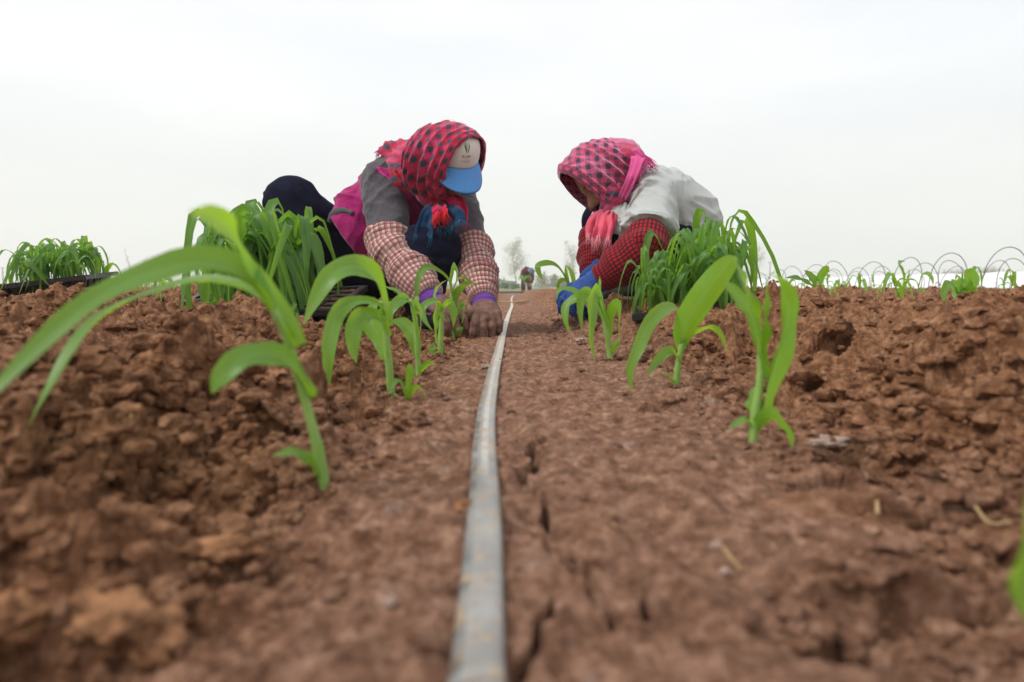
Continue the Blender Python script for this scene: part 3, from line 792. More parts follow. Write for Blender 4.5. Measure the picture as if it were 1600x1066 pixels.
trayset = [
    (V(-0.72, 1.96, 0.106), (R(13), R(-3), R(-6)), 'black seedling tray full of seedlings before the left worker, one end bare', (-0.13, 0.22), 66, (0.160, 0.225), 'limp maize seedling crowded in the black tray before the left worker'),
    (V(-1.83, 2.58, 0.166), (R(4), R(-7), R(8)), 'black seedling tray resting on the left bank at the edge of the photo', (-0.02, 0.47), 40, (0.085, 0.125), 'leafy maize seedling crowded in the tray at the far left edge'),
    (V(0.508, 2.02, 0.110), (R(-9), R(-3), R(78)), 'black seedling tray sloping on the right bank beside the worker in grey', (-0.5, 0.26), 66, (0.115, 0.190), 'drooping maize seedling crowded in the tray beside the worker in grey')]
TP = [seedling_proto(40 + k, 0.225, 4 + k % 2, 1.7 + 0.3 * (k % 3), 0.0120 + .0020 * (k % 4), lean=0.28, mat=M_LEAF_T) for k in range(9)]
rnd = random.Random(12)
used_proto = set()
for ti, (loc, rot, label, (x0, x1), cnt, (h0, h1), plabel) in enumerate(trayset):
    from mathutils import Euler
    M = Matrix.Translation(loc) @ Euler(rot).to_matrix().to_4x4()
    make_tray('seedling_tray', M, label)
    cells = [(i, j) for i in range(10) for j in range(5) if x0 <= (i + .5) / 10 - .5 <= x1]
    pos = [cells[k % len(cells)] for k in range(cnt)]
    grp = ['seedlings in the tray before the left worker', 'seedlings in the tray at the left edge', 'seedlings in the tray beside the worker in grey'][ti]
    for k, (i, j) in enumerate(pos):
        x = ((i + .5) / 10 - .5) * (TRAY_L - .03) + rnd.uniform(-.012, .012); y = ((j + .5) / 5 - .5) * (TRAY_W - .03) + rnd.uniform(-.012, .012)
        p = M @ V(x, y, -0.002)
        hh = rnd.uniform(h0, h1)
        if ti == 2: hh = (h0 + (h1 - h0) * ((4 - j) / 4 * .75 + i / 9 * .25)) * rnd.uniform(.85, 1.1)
        tx, ty = rnd.gauss(0.08, .12), rnd.gauss(-.06, .12)
        if ti == 2: tx += .30; ty -= 0.22
        cp_ = copy_thing(TP[rnd.randrange(9)], p, rnd.uniform(0, 6.28), hh / 0.225, (0, 0), plabel, grp)
        if ti == 1: cp_.scale = (hh / .225 * 1.35, hh / .225 * 1.35, hh / .225)
for o in list(COL.objects):
    if o.get('group', '').startswith('seedlings in the tray'):
        r_ = random.Random(hash(tuple(round(q, 4) for q in o.location)) & 0xffff)
        lx, ly = r_.gauss(0.10, .18), r_.gauss(-.04, .18)
        if 'grey' in o['group']:
            lx = lx * .7 + .22 + (.35 if r_.random() < .35 else 0); ly = ly * .7 - .16
        o.rotation_euler = (Euler((lx, ly, 0)).to_matrix() @ Euler((0, 0, o.rotation_euler.z)).to_matrix()).to_euler()
for o in TP:
    for ch in list(o.children): bpy.data.objects.remove(ch)
    bpy.data.objects.remove(o)
# a few seedlings fallen over the trays' edges onto the soil
FP = [seedling_proto(140 + k, 0.16, 3 + k % 2, (0.25, 0.9, 0.5, 1.3)[k % 4], 0.011 + .002 * (k % 3), lean=0.15) for k in range(8)]
def place_seedling(x, y, h, label, group, tilt=(0, 0)):
    return copy_thing(FP[rnd.randrange(8)], V(x, y, ground_z(x, y)), rnd.uniform(0, 6.28), h / 0.16, tilt, label, group)
for u, d, h in ((362, 1.74, .10), (345, 1.80, .12), (445, 1.76, .07)):
    p = pix(u, 500, d); place_seedling(p.x, p.y, h, 'loose maize seedling dropped on the soil against the near side of the left tray', 'loose seedlings before the left tray', (.4, .2))
for u, d, h in ((240, 2.3, .13), (252, 2.0, .09), (292, 2.6, .10), (185, 2.7, .16), (175, 2.9, .12)):
    p = pix(u, 470, d); place_seedling(p.x, p.y, h, 'small maize seedling planted on the left bank between the two left trays', 'seedlings on the left bank')
# the planted rows across the right of the field and far left
rows = []
for k in range(105):
    y = rnd.uniform(2.9, 12) if k > 30 else rnd.uniform(2.7, 4.5)
    row = rnd.choice([0.62, 1.24, 1.86, 2.48, 3.1, 3.72, 4.34, 4.96, 5.6, 6.2])
    x = row + 0.30 + rnd.gauss(0, .03)
    u = 800 + x / y * FPX
    if 1190 < u < 1640: rows.append((x, y))
for x, y in rows:
    place_seedling(x, y, rnd.uniform(.07, .15), 'maize seedling standing in the planted rows on the right of the field', 'seedlings in the far right rows')
for k in range(26):
    y = rnd.uniform(4.5, 9); u = rnd.uniform(170, 330); x = (u - 800) / FPX * y
    place_seedling(x, y, rnd.uniform(.10, .16), 'maize seedling standing in the far rows left of the worker in pink', 'seedlings in the far left rows')
for o in FP:
    for ch in list(o.children): bpy.data.objects.remove(ch)
    bpy.data.objects.remove(o)

# ------------------------------------------------------------------ drip tape, stones, straw
def N2Y(nt):
    g = N(nt, 'ShaderNodeNewGeometry').outputs['Position']; s = N(nt, 'ShaderNodeSeparateXYZ'); nt.links.new(g, s.inputs[0]); return s.outputs[1]
def make_tape():
    m, nt, b = newmat('drip_tape', 0.42, 0.4)
    uvn = N(nt, 'ShaderNodeUVMap'); s = N(nt, 'ShaderNodeSeparateXYZ'); nt.links.new(uvn.outputs[0], s.inputs[0])
    g = N(nt, 'ShaderNodeNewGeometry').outputs['Position']
    c = ramp(nt, noise_n(nt, g, 16, 3), [(0.35, (0.21, 0.21, 0.205)), (0.65, (0.33, 0.325, 0.31))])
    # dark printed edge lines and the seam, worn
    e1 = ramp(nt, s.outputs[0], [(0.03, 0.0), (0.06, 1.0), (0.20, 1.0), (0.27, 0.0)])
    wear = ramp(nt, noise_n(nt, g, 38, 4), [(0.40, 0.15), (0.60, 0.85)])
    c = mixc(nt, math_n(nt, 'MULTIPLY', e1, wear), c, (0.055, 0.06, 0.065))
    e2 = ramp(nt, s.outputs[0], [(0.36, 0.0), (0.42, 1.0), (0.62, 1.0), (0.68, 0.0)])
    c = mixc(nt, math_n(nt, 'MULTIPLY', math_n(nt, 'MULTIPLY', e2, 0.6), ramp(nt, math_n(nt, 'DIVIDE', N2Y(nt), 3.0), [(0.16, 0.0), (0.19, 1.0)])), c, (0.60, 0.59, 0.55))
    mud = ramp(nt, noise_n(nt, g, 75, 5, 0.7), [(0.53, 0.0), (0.62, 0.85)])
    c = mixc(nt, mud, c, (0.40, 0.29, 0.17))
    c = mixc(nt, ramp(nt, noise_n(nt, g, 210, 5, 0.7), [(0.52, 0.0), (0.64, 0.6)]), c, (0.24, 0.15, 0.09))
    # dusty with the field's pale soil farther along
    sy = N(nt, 'ShaderNodeSeparateXYZ'); nt.links.new(g, sy.inputs[0])
    c = mixc(nt, ramp(nt, math_n(nt, 'DIVIDE', sy.outputs[1], 3.0), [(0.25, 0.0), (0.7, 0.75)]), c, (0.56, 0.49, 0.38))
    nt.links.new(c, b.inputs['Base Color'])
    bump_n(nt, b, noise_n(nt, g, 60, 3), 0.3, 0.002)
    pl = []
    for u, v in ((742, 1120), (745, 1066), (750, 960), (755, 860), (757, 760), (757, 690), (761, 640), (770, 590), (779, 550), (786, 520)):
        p = pixz(u, v, 0.004); pl.append((p.x, p.y))
    pl = [(-.012, .10)] + pl + [(-0.022, 3.0), (-0.012, 4.0), (0.0, 5.2), (-.005, 7.0), (0.0, 9.5), (.02, 12.5)]
    P = spline([V(x, y, 0) for x, y in pl], 320)
    vs, uv, fs = [], [], []
    nt_ = 12
    X = np.array([p.x for p in P]); Y = np.array([p.y for p in P])
    Z = np.maximum.reduce([soil(X + dx, Y) for dx in (-.008, 0, .008)]) 
    Z = np.convolve(np.pad(Z, 6, mode='edge'), np.ones(13) / 13, 'valid') + 0.0035
    for i, p in enumerate(P):
        T = (P[min(i + 1, 319)] - P[max(i - 1, 0)]).normalized(); S = V(T.y, -T.x, 0)
        s = Y[i]
        puff = 0.0030 if s < .48 else 0.0024
        hw = 0.0108
        tw = 0.22 * math.sin(s * 2.1) + 0.12 * math.sin(s * 5.3 + 1)
        for k in range(nt_):
            a = 2 * math.pi * k / nt_
            x = math.cos(a) * hw; z = math.sin(a) * puff * (1 if math.sin(a) > 0 else .5)
            z += x * tw * .35
            vs.append(V(X[i], Y[i], Z[i] + z) + S * x)
            uv.append(((math.cos(a) + 1) / 2 * .98 + .01, s))
    for i in range(319):
        for k in range(nt_):
            k2 = (k + 1) % nt_
            fs.append((i * nt_ + k, i * nt_ + k2, (i + 1) * nt_ + k2, (i + 1) * nt_ + k))
    uv_period[0] = 0
    o = mesh_obj('drip_tape', vs, fs, m, None, True, uv=uv)
    tag(o, 'flat grey drip irrigation tape running straight down the middle of the path', 'drip tape')
make_tape()

def stone(u, v, size, label, col, seed, squash=(1, 1, .6), rz=0.0, name='soil_clod', cat='clod', sub=4, sink=.45, z=None):
    rn = random.Random(seed); vs, fs = clod_mesh(rn, sub)
    q = vs * np.array(squash) * size
    nrm = np.array([mnoise.noise(Vector(p) * 3.2) * .18 + mnoise.noise(Vector(p) * 7) * .16 + mnoise.noise(Vector(p) * 15) * .10 for p in vs])
    q = q * (1 + nrm[:, None])
    c, s = math.cos(rz), math.sin(rz)
    q = np.stack([q[:, 0] * c - q[:, 1] * s, q[:, 0] * s + q[:, 1] * c, q[:, 2]], 1)
    p = ground_pt(u, v)
    o = mesh_obj(name, q + np.array([p.x, p.y, ground_z(p.x, p.y) + size * squash[2] * (1 - sink) * .6]), fs.tolist(), col)
    return tag(o, label, cat)
M_CLODP = simple('pale_clod', (0.30, 0.150, 0.076), 0.95, 0.1, 0.6, 70, 0.9, 0.005)
M_STONE = simple('pale_stone', (0.36, 0.26, 0.21), 0.85, 0.2, 0.25, 90, 0.4, 0.002)
M_STRAW = simple('straw', (0.40, 0.27, 0.13), 0.7, 0.3, 0.2, 120)
stone(180, 985, 0.020, 'large pale crusted clod lying lowest on the left, out of focus', M_CLODP, 3, (1.7, .9, .6), -0.6)
stone(8, 985, 0.018, 'pale clod cut by the left edge near the bottom corner', M_CLODP, 5, (1.1, 1.0, .7), .3)
stone(320, 876, 0.0115, 'long ridge shaped clod beside the dark hollow on the left', M_CLODP, 8, (2.6, .8, .7), .05)
stone(232, 582, 0.011, 'small pale round clod on the flank of the left mound', M_CLODP, 9, (1, 1, .9))
stone(725, 800, 0.006, 'small clod lying against the left edge of the tape', M_CLODP, 10, (1, 1, .8))
stone(690, 775, 0.024, 'rounded brown clod at the foot of the second left seedling', M_SOIL, 14, (1.1, .9, .75)) if False else None
stone(640, 668, 0.017, 'rounded brown clod just below the second left seedling', M_SOIL, 14, (1.15, .9, .8))
stone(1308, 692, 0.017, 'flat whitish stone right of the upright right seedling', M_STONE, 21, (1.35, .7, .36), .1, 'stone', 'stone', sink=1.0)
stone(760, 575, 0.0085, 'small pale stone just left of the tape', M_STONE, 22, (1.2, .8, .6), 0, 'stone', 'stone')
stone(908, 538, 0.016, 'pale irregular stone below the hanging leaves of the bushy seedling', M_STONE, 23, (1, .8, .6), 0, 'stone', 'stone')
stone(1120, 858, 0.0028, 'tiny white pebble on the crusted path', M_STONE, 24, (1.2, .9, .7), 0, 'stone', 'stone')
stone(1132, 902, 0.0024, 'tiny rounded pebble just under the white one on the path', M_STONE, 25, (1, 1, .8), 0, 'stone', 'stone')
stone(608, 950, 0.0036, 'whitish pebble left of the tape low in the photo', M_STONE, 26, (1.1, .8, .7), 0, 'stone', 'stone')
def straw(pts, r, label):
    mb = MB(); P = []
    for u, v in pts:
        p = ground_pt(u, v); P.append(V(p.x, p.y, p.z + r * 1.5))
    mb.tube(spline(P, 8), [r * (1 - .04 * i) for i in range(8)], 7)
    tag(mb.build('straw', M_STRAW, None), label, 'straw')
straw([(1518, 812), (1545, 822), (1580, 832)], 0.0013, 'pale straw lying flat near the right edge')
straw([(1371, 815), (1369, 805), (1368, 792)], 0.0016, 'short orange straw stub standing in the right foreground soil')
straw([(1130, 865), (1145, 880), (1158, 898)], 0.0011, 'small straw splinter beside the white pebble')
straw([(742, 471), (775, 474), (805, 475)], 0.008, 'long pale stalk lying across the tape beyond the gloved hands')
straw([(808, 476), (817, 474), (825, 472)], 0.011, 'thick short stalk lying right of the tape beyond the hands')

rn = random.Random(77)
for k in range(34):
    r_ = math.exp(rn.uniform(math.log(.32), math.log(2.2))); t_ = R(rn.uniform(-36, 36)); x, y = r_ * math.sin(t_), r_ * math.cos(t_)
    if abs(x + .026) < .03: continue
    a = rn.uniform(0, 6.28); L = rn.uniform(.006, .022) * (0.6 + r_ * .5); rad = rn.uniform(.0004, .0009) * (0.6 + r_ * .5)
    pp = []
    for q in (-1, 0, 1):
        px, py = x + math.cos(a) * L * q / 2, y + math.sin(a) * L * q / 2
        pp.append(V(px, py, ground_z(px, py) + rad + rn.uniform(0, .002)))
    mb = MB(); mb.tube(pp, [rad, rad * .9, rad * .6], 5)
    tag(mb.build('straw', M_STRAW, None), 'short broken bit of dry straw scattered on the soil', 'straw', 'straw bits on the soil')
# ------------------------------------------------------------------ smooth solids: distance fields turned into one mesh
def d_cone(P, a, b, ra, rb):
    a = np.array(a, dtype=np.float32); b = np.array(b, dtype=np.float32)
    ab = b - a; pa = P - a
    t = np.clip((pa @ ab) / max(float(ab @ ab), 1e-9), 0, 1)
    d = pa - t[..., None] * ab
    return np.sqrt((d * d).sum(-1)) - (ra + (rb - ra) * t)
def d_ell(P, c, rad, ax=None):
    q = P - np.array(c, dtype=np.float32)
    if ax is not None: q = q @ np.array(ax, dtype=np.float32).T      # rows of ax are the local axes
    rad = np.array(rad, dtype=np.float32)
    k0 = np.sqrt(((q / rad) ** 2).sum(-1)); k1 = np.sqrt(((q / (rad * rad)) ** 2).sum(-1)) + 1e-6
    return k0 * (k0 - 1) / k1
def d_plane(P, p, n):
    n = Vector(n).normalized()
    return (P - np.array(p, dtype=np.float32)) @ np.array(n, dtype=np.float32)
def smin(a, b, k):
    if k <= 0: return np.minimum(a, b)
    h = np.clip(0.5 + 0.5 * (b - a) / k, 0, 1)
    return b + (a - b) * h - k * h * (1 - h)
def smax(a, b, k): return -smin(-a, -b, k)
def chain(P, pts, rad, k=0.02):
    out = None
    for i in range(len(pts) - 1):
        d = d_cone(P, pts[i], pts[i + 1], rad[i], rad[i + 1])
        out = d if out is None else smin(out, d, k)
    return out
def nets(f, lo, hi, h):
    """naive surface nets of f < 0 inside the box lo..hi"""
    lo = np.array(lo, dtype=np.float32); hi = np.array(hi, dtype=np.float32)
    n = np.ceil((hi - lo) / h).astype(int) + 1
    gx, gy, gz = (lo[i] + h * np.arange(n[i], dtype=np.float32) for i in range(3))
    G = np.stack(np.meshgrid(gx, gy, gz, indexing='ij'), -1)
    F = np.empty(tuple(n), dtype=np.float32)
    for i in range(0, n[0], 16): F[i:i + 16] = f(G[i:i + 16])
    ins = F < 0
    cnt = np.zeros(tuple(n - 1), dtype=np.int8)
    sl = lambda A, c: A[c[0]:A.shape[0] - 1 + c[0], c[1]:A.shape[1] - 1 + c[1], c[2]:A.shape[2] - 1 + c[2]]
    cs = [(a, b, c) for a in (0, 1) for b in (0, 1) for c in (0, 1)]
    for c in cs: cnt += sl(ins, c)
    act = (cnt > 0) & (cnt < 8)
    idx = -np.ones(act.shape, dtype=np.int64); ii = np.argwhere(act); idx[act] = np.arange(len(ii))
    acc = np.zeros((len(ii), 3)); w = np.zeros(len(ii))
    val = {c: F[ii[:, 0] + c[0], ii[:, 1] + c[1], ii[:, 2] + c[2]] for c in cs}
    for c in cs:
        for ax in range(3):
            if c[ax]: continue
            c2 = list(c); c2[ax] = 1; c2 = tuple(c2)
            a, b = val[c], val[c2]; m = (a < 0) != (b < 0)
            t = np.where(m, a / np.where(m, a - b, 1), 0)
            p = np.tile(np.array(c, dtype=np.float64), (len(ii), 1)); p[:, ax] = t
            acc += p * m[:, None]; w += m
    vs = lo + h * (ii + acc / w[:, None])
    faces = []
    for ax in range(3):
        u, v = (ax + 1) % 3, (ax + 2) % 3
        A = np.take(ins, np.arange(n[ax] - 1), ax); B = np.take(ins, np.arange(1, n[ax]), ax)
        e = np.argwhere(A != B)
        e = e[(e[:, u] > 0) & (e[:, v] > 0) & (e[:, u] < n[u] - 1) & (e[:, v] < n[v] - 1)]
        du = np.zeros(3, int); du[u] = 1; dv = np.zeros(3, int); dv[v] = 1
        g = lambda q: idx[q[:, 0], q[:, 1], q[:, 2]]
        quad = np.stack([g(e - du - dv), g(e - dv), g(e), g(e - du)], 1)
        flip = ~A[e[:, 0], e[:, 1], e[:, 2]]
        quad[flip] = quad[flip][:, ::-1]
        faces.append(quad)
    faces = np.vstack(faces); faces = faces[(faces >= 0).all(1)]
    # relax a little along the surface
    for _ in range(2):
        s = np.zeros_like(vs); c = np.zeros(len(vs))
        for a, b in ((0, 1), (1, 2), (2, 3), (3, 0)):
            np.add.at(s, faces[:, a], vs[faces[:, b]]); np.add.at(c, faces[:, a], 1)
            np.add.at(s, faces[:, b], vs[faces[:, a]]); np.add.at(c, faces[:, b], 1)
        vs = vs * 0.5 + 0.5 * s / np.maximum(c, 1)[:, None]
    return vs, faces
def vnormals(vs, fs):
    n = np.cross(vs[fs[:, 2]] - vs[fs[:, 0]], vs[fs[:, 3]] - vs[fs[:, 1]])
    out = np.zeros_like(vs)
    for k in range(4): np.add.at(out, fs[:, k], n)
    return out / (np.linalg.norm(out, axis=1)[:, None] + 1e-12)
def limb_coords(vs, pts):
    """length along and angle round the poly-line pts, per vertex"""
    P = [np.array(p, dtype=np.float64) for p in pts]
    best = np.full(len(vs), 1e9); along = np.zeros(len(vs)); ang = np.zeros(len(vs)); L0 = 0
    T = (P[1] - P[0]); T /= np.linalg.norm(T)
    ref = np.cross(T, [0.3, 0.9, 0.2]); ref /= np.linalg.norm(ref)
    for i in range(len(P) - 1):
        ab = P[i + 1] - P[i]; L = np.linalg.norm(ab); t_ = ab / L
        ref = ref - t_ * (ref @ t_); ref /= np.linalg.norm(ref); b_ = np.cross(t_, ref)
        pa = vs - P[i]; t = np.clip(pa @ t_ / L, 0, 1)
        d = np.linalg.norm(pa - t[:, None] * ab, axis=1)
        m = d < best
        al = L0 + (pa @ t_ if i in (0, len(P) - 2) else t * L)
        along[m] = al[m]; ang[m] = np.arctan2(pa @ b_, pa @ ref)[m]; best[m] = d[m]; L0 += L
    return along, ang
def wrinkle(vs, nrm, amp, fn):
    """push vertices along their normals by fn(point)"""
    d = np.array([fn(Vector(p)) for p in vs])
    return vs + nrm * (amp * d)[:, None]
nz3 = mnoise.noise

def fabric(name, col, rough=0.9, weave=0.25, var=0.12, scale=14, sheen=0.15):
    m, nt, b = newmat(name, rough, 0.15)
    g = N(nt, 'ShaderNodeNewGeometry').outputs['Position']
    n = noise_n(nt, g, scale, 5, 0.6)
    lo = tuple(c * (1 - var) for c in col); hi = tuple(min(1, c * (1 + var)) for c in col)
    c = ramp(nt, n, [(0.3, lo), (0.7, hi)])
    nt.links.new(c, b.inputs['Base Color'])
    b.inputs['Sheen Weight'].default_value = sheen
    b.inputs['Sheen Roughness'].default_value = 0.5
    bump_n(nt, b, noise_n(nt, g, 420, 3), weave, 0.002)
    return m, nt, b, c
def plaid_mat(name, base, stripes, rough=0.9):
    """woven check: stripes = list of (axis, period, width, offset, colour, strength) over UV metres"""
    m, nt, b = newmat(name, rough, 0.15)
    uvn = N(nt, 'ShaderNodeUVMap'); s = N(nt, 'ShaderNodeSeparateXYZ'); nt.links.new(uvn.outputs[0], s.inputs[0])
    g = N(nt, 'ShaderNodeNewGeometry').outputs['Position']
    c = mixc(nt, 0.0, base, base)
    for axis, per, wid, off, col, st in stripes:
        x = math_n(nt, 'FRACT', math_n(nt, 'ADD', math_n(nt, 'DIVIDE', s.outputs[axis], per), off))
        f = ramp(nt, x, [(0.0, 0.0), (0.04, st), (wid, st), (wid + 0.05, 0.0)])
        c = mixc(nt, f, c, col)
    dirt = ramp(nt, noise_n(nt, g, 9, 4), [(0.5, 0.0), (0.75, 0.25)])
    c = mixc(nt, dirt, c, tuple(x * .55 for x in base))
    nt.links.new(c, b.inputs['Base Color'])
    b.inputs['Sheen Weight'].default_value = 0.1
    bump_n(nt, b, noise_n(nt, g, 380, 3), 0.25, 0.002)
    return m
def skin_material():
    m, nt, b = newmat('skin', 0.5, 0.35)
    g = N(nt, 'ShaderNodeNewGeometry').outputs['Position']
    at = N(nt, 'ShaderNodeAttribute'); at.attribute_name = 'dark'
    c = ramp(nt, noise_n(nt, g, 50, 4), [(0.3, (0.36, 0.19, 0.12)), (0.7, (0.46, 0.26, 0.17))])
    c = mixc(nt, at.outputs['Fac'], c, (0.035, 0.02, 0.016))
    nt.links.new(c, b.inputs['Base Color'])
    b.inputs['Subsurface Weight'].default_value = 0.15
    b.inputs['Subsurface Radius'].default_value = (0.01, 0.004, 0.002)
    return m
M_SKIN = skin_material()

def head_sdf(P, C, f, u, s, k=1.0):
    """head with brow, nose, lips, chin, ears; C is the head's centre, eyes at half its height"""
    A = (s, f, u)
    L = lambda a, b, c: C + s * a * k + f * b * k + u * c * k
    d = d_ell(P, L(0, -.008, .025), (.074 * k, .092 * k, .088 * k), A)
    d = smin(d, d_ell(P, L(0, .022, -.045), (.056 * k, .062 * k, .066 * k), A), .03)
    d = smin(d, d_ell(P, L(0, .058, -.092), (.026 * k, .022 * k, .020 * k), A), .025)
    d = smin(d, d_cone(P, L(0, .080, -.002), L(0, .102, -.036), .008, .0135), .014)
    for sg in (-1, 1):
        d = smin(d, d_ell(P, L(.012 * sg, .091, -.040), (.008, .009, .007), A), .006)
        d = smin(d, d_cone(P, L(.012 * sg, .083, .016), L(.045 * sg, .068, .014), .007, .006), .012)
        d = smax(d, -d_ell(P, L(.031 * sg, .086, -.002), (.015, .012, .009), A), .010)
        d = smin(d, d_ell(P, L(.031 * sg, .071, -.002), (.0125, .0125, .0125), A), .002)
        d = smin(d, d_ell(P, L(.042 * sg, .064, -.034), (.018, .016, .016), A), .02)
        d = smin(d, d_ell(P, L(.076 * sg, -.008, -.012), (.008, .018, .030), A), .006)
    d = smin(d, d_cone(P, L(-.018, .082, -.064), L(.018, .082, -.064), .0055, .0055), .006)
    d = smin(d, d_cone(P, L(-.015, .081, -.073), L(.015, .081, -.073), .0060, .0060), .005)
    return d
def hand_pts(wrist, d, up, side, k, curl, spread=0.26):
    """five finger chains from a palm: d = pointing direction, up = back of the hand, side = towards the thumb"""
    d, up, side = Vector(d).normalized(), Vector(up).normalized(), Vector(side).normalized()
    ch = []
    lens = (.078, .086, .080, .062); offs = (.032, .0110, -.0105, -.0305)
    for i in range(4):
        base = wrist + d * (.088 - .004 * abs(i - 1.2)) * k + side * offs[i] * k + up * .004
        dd = (d + side * spread * offs[i] / .03).normalized()
        p = [base - dd * .03 * k, base]
        ang = 0
        for j, fr in enumerate((.45, .32, .23)):
            ang += curl[i] * (1.0, 1.1, .75)[j]
            v = dd * math.cos(ang) - up * math.sin(ang)
            p.append(p[-1] + v * lens[i] * fr * k)
        ch.append((p, [.0095 * k, .0092 * k, .0088 * k, .0082 * k, .0070 * k]))
    b = wrist + d * .028 * k + side * .026 * k - up * .006
    t1 = b + (d * .55 + side * .75 - up * .28).normalized() * .040 * k
    t2 = t1 + (d * .9 + side * .28 - up * .42).normalized() * .032 * k
    t3 = t2 + (d * .9 - side * .1 - up * .5).normalized() * .024 * k
    ch.append(([b, t1, t2, t3], [.0145 * k, .0120 * k, .0105 * k, .0085 * k]))
    return ch
def hand_sdf(P, wrist, d, up, side, k, curl, infl=0.0, spread=.26):
    wrist = Vector(wrist); d, up, side = Vector(d).normalized(), Vector(up).normalized(), Vector(side).normalized()
    A = (side, d, up)
    o = d_ell(P, wrist + d * .052 * k, (.042 * k + infl, .054 * k + infl, .019 * k + infl), A)
    o = smin(o, d_cone(P, wrist - d * .02, wrist + d * .03 * k, .026 * k + infl, .026 * k + infl), .02)
    for p, r in hand_pts(wrist, d, up, side, k, curl, spread):
        o = smin(o, chain(P, p, [x + infl for x in r], .004), .003)
    return o
def orth(a, b):
    """unit a, and b made perpendicular to it"""
    a = Vector(a).normalized(); b = Vector(b); b = (b - a * b.dot(a)).normalized()
    return a, b, a.cross(b)

def solid(name, f, pts, pad, h, mats, parent, wr=None, amp=0.0, uvpts=None, uvr=0.06, attrs=None, uvfn=None, groove=None):
    P = np.array([tuple(p) for p in pts]); lo, hi = P.min(0) - pad, P.max(0) + pad
    vs, fs = nets(f, lo, hi, h)
    nrm = vnormals(vs, fs)
    if groove is not None: g_ = groove(vs.astype(np.float32))
    uv = None; uv_period[0] = 0
    if uvpts is not None:
        al, an = limb_coords(vs, uvpts)
        uv = np.stack([an * uvr, al], 1); uv_period[0] = 2 * math.pi * uvr
        if wr is not None:
            d = np.array([wr(Vector(p), a, t) for p, a, t in zip(vs, al, an)])
            vs = vs + nrm * (amp * d)[:, None]
    else:
        if uvfn is not None: uv = uvfn(vs)
        if wr is not None: vs = wrinkle(vs, nrm, amp, wr)
    if groove is not None: vs = vs + nrm * g_[:, None]
    at = {k: fn(vs.astype(np.float32)) for k, fn in attrs.items()} if attrs else None
    o = mesh_obj(name, vs, fs, mats, parent, True, uv=uv, attrs=at)
    uv_period[0] = 0
    return o
def folds(dirv, f1, f2, seed):
    """long wrinkles running across dirv: noise squeezed along dirv"""
    dv = Vector(dirv).normalized(); a = dv.orthogonal().normalized(); b = dv.cross(a); s = Vector((seed, seed * 2.1, -seed))
    def fn(p):
        w = nz3(p * 6 + s) * .35
        q = Vector((p.dot(dv) * f1 + w * f1 * .08, p.dot(a) * f2, p.dot(b) * f2)) + s
        n = nz3(q); n2 = nz3(q * 2.1 + s * 3)
        r1 = max(0.0, 1 - abs(n) * 2.6); r2_ = max(0.0, 1 - abs(n2) * 2.6)
        m_ = .5 + .9 * nz3(p * 5 + s * 2)
        return (r1 * r1 * .95 + r2_ * r2_ * .40) * max(.15, m_) - .35 + nz3(p * 24 + s) * .22
    return fn
# ------------------------------------------------------------------ headscarf: rings round the facing axis, from the rim back to the nape
def scarf_mat(name, c_lo, c_hi, dot, per, sheen=.6):
    m, nt, b = newmat(name, 0.85, 0.15)
    uvn = N(nt, 'ShaderNodeUVMap'); s = N(nt, 'ShaderNodeSeparateXYZ'); nt.links.new(uvn.outputs[0], s.inputs[0])
    g = N(nt, 'ShaderNodeNewGeometry').outputs['Position']
    w = math_n(nt, 'MULTIPLY', math_n(nt, 'SUBTRACT', noise_n(nt, g, 18, 2), .5), .05)
    a = math_n(nt, 'ADD', math_n(nt, 'DIVIDE', s.outputs[0], per), w); c_ = math_n(nt, 'ADD', math_n(nt, 'DIVIDE', s.outputs[1], per), w)
    # broad bands one way and the other; where both dark bands cross, a dark check
    a, c_ = math_n(nt, 'ADD', a, c_), math_n(nt, 'SUBTRACT', a, c_)
    fa = math_n(nt, 'ABSOLUTE', math_n(nt, 'SUBTRACT', math_n(nt, 'FRACT', a), .5)); fc = math_n(nt, 'ABSOLUTE', math_n(nt, 'SUBTRACT', math_n(nt, 'FRACT', c_), .5))
    ba = ramp(nt, fa, [(.215, 1.0), (.265, 0.0)]); bc = ramp(nt, fc, [(.215, 1.0), (.265, 0.0)])
    base = ramp(nt, noise_n(nt, g, 10, 3), [(.35, c_lo), (.65, c_hi)])
    base = mixc(nt, math_n(nt, 'MULTIPLY', math_n(nt, 'MAXIMUM', ba, bc), .50), base, tuple(x * .62 for x in c_lo))
    c = mixc(nt, ramp(nt, math_n(nt, 'MULTIPLY', ba, bc), [(.25, 0.0), (.6, 1.0)]), base, dot)
    nt.links.new(c, b.inputs['Base Color'])
    b.inputs['Sheen Weight'].default_value = sheen; b.inputs['Sheen Roughness'].default_value = .45; b.inputs['Sheen Tint'].default_value = (1.0, .70, .85, 1)
    tr = N(nt, 'ShaderNodeBsdfTranslucent'); nt.links.new(c, tr.inputs[0])
    mxs = N(nt, 'ShaderNodeMixShader'); mxs.inputs[0].default_value = .18
    nt.links.new(b.outputs[0], mxs.inputs[1]); nt.links.new(tr.outputs[0], mxs.inputs[2]); nt.links.new(mxs.outputs[0], nt.nodes['Material Output'].inputs[0])
    bump_n(nt, b, noise_n(nt, g, 350, 3), .25, .002)
    return m

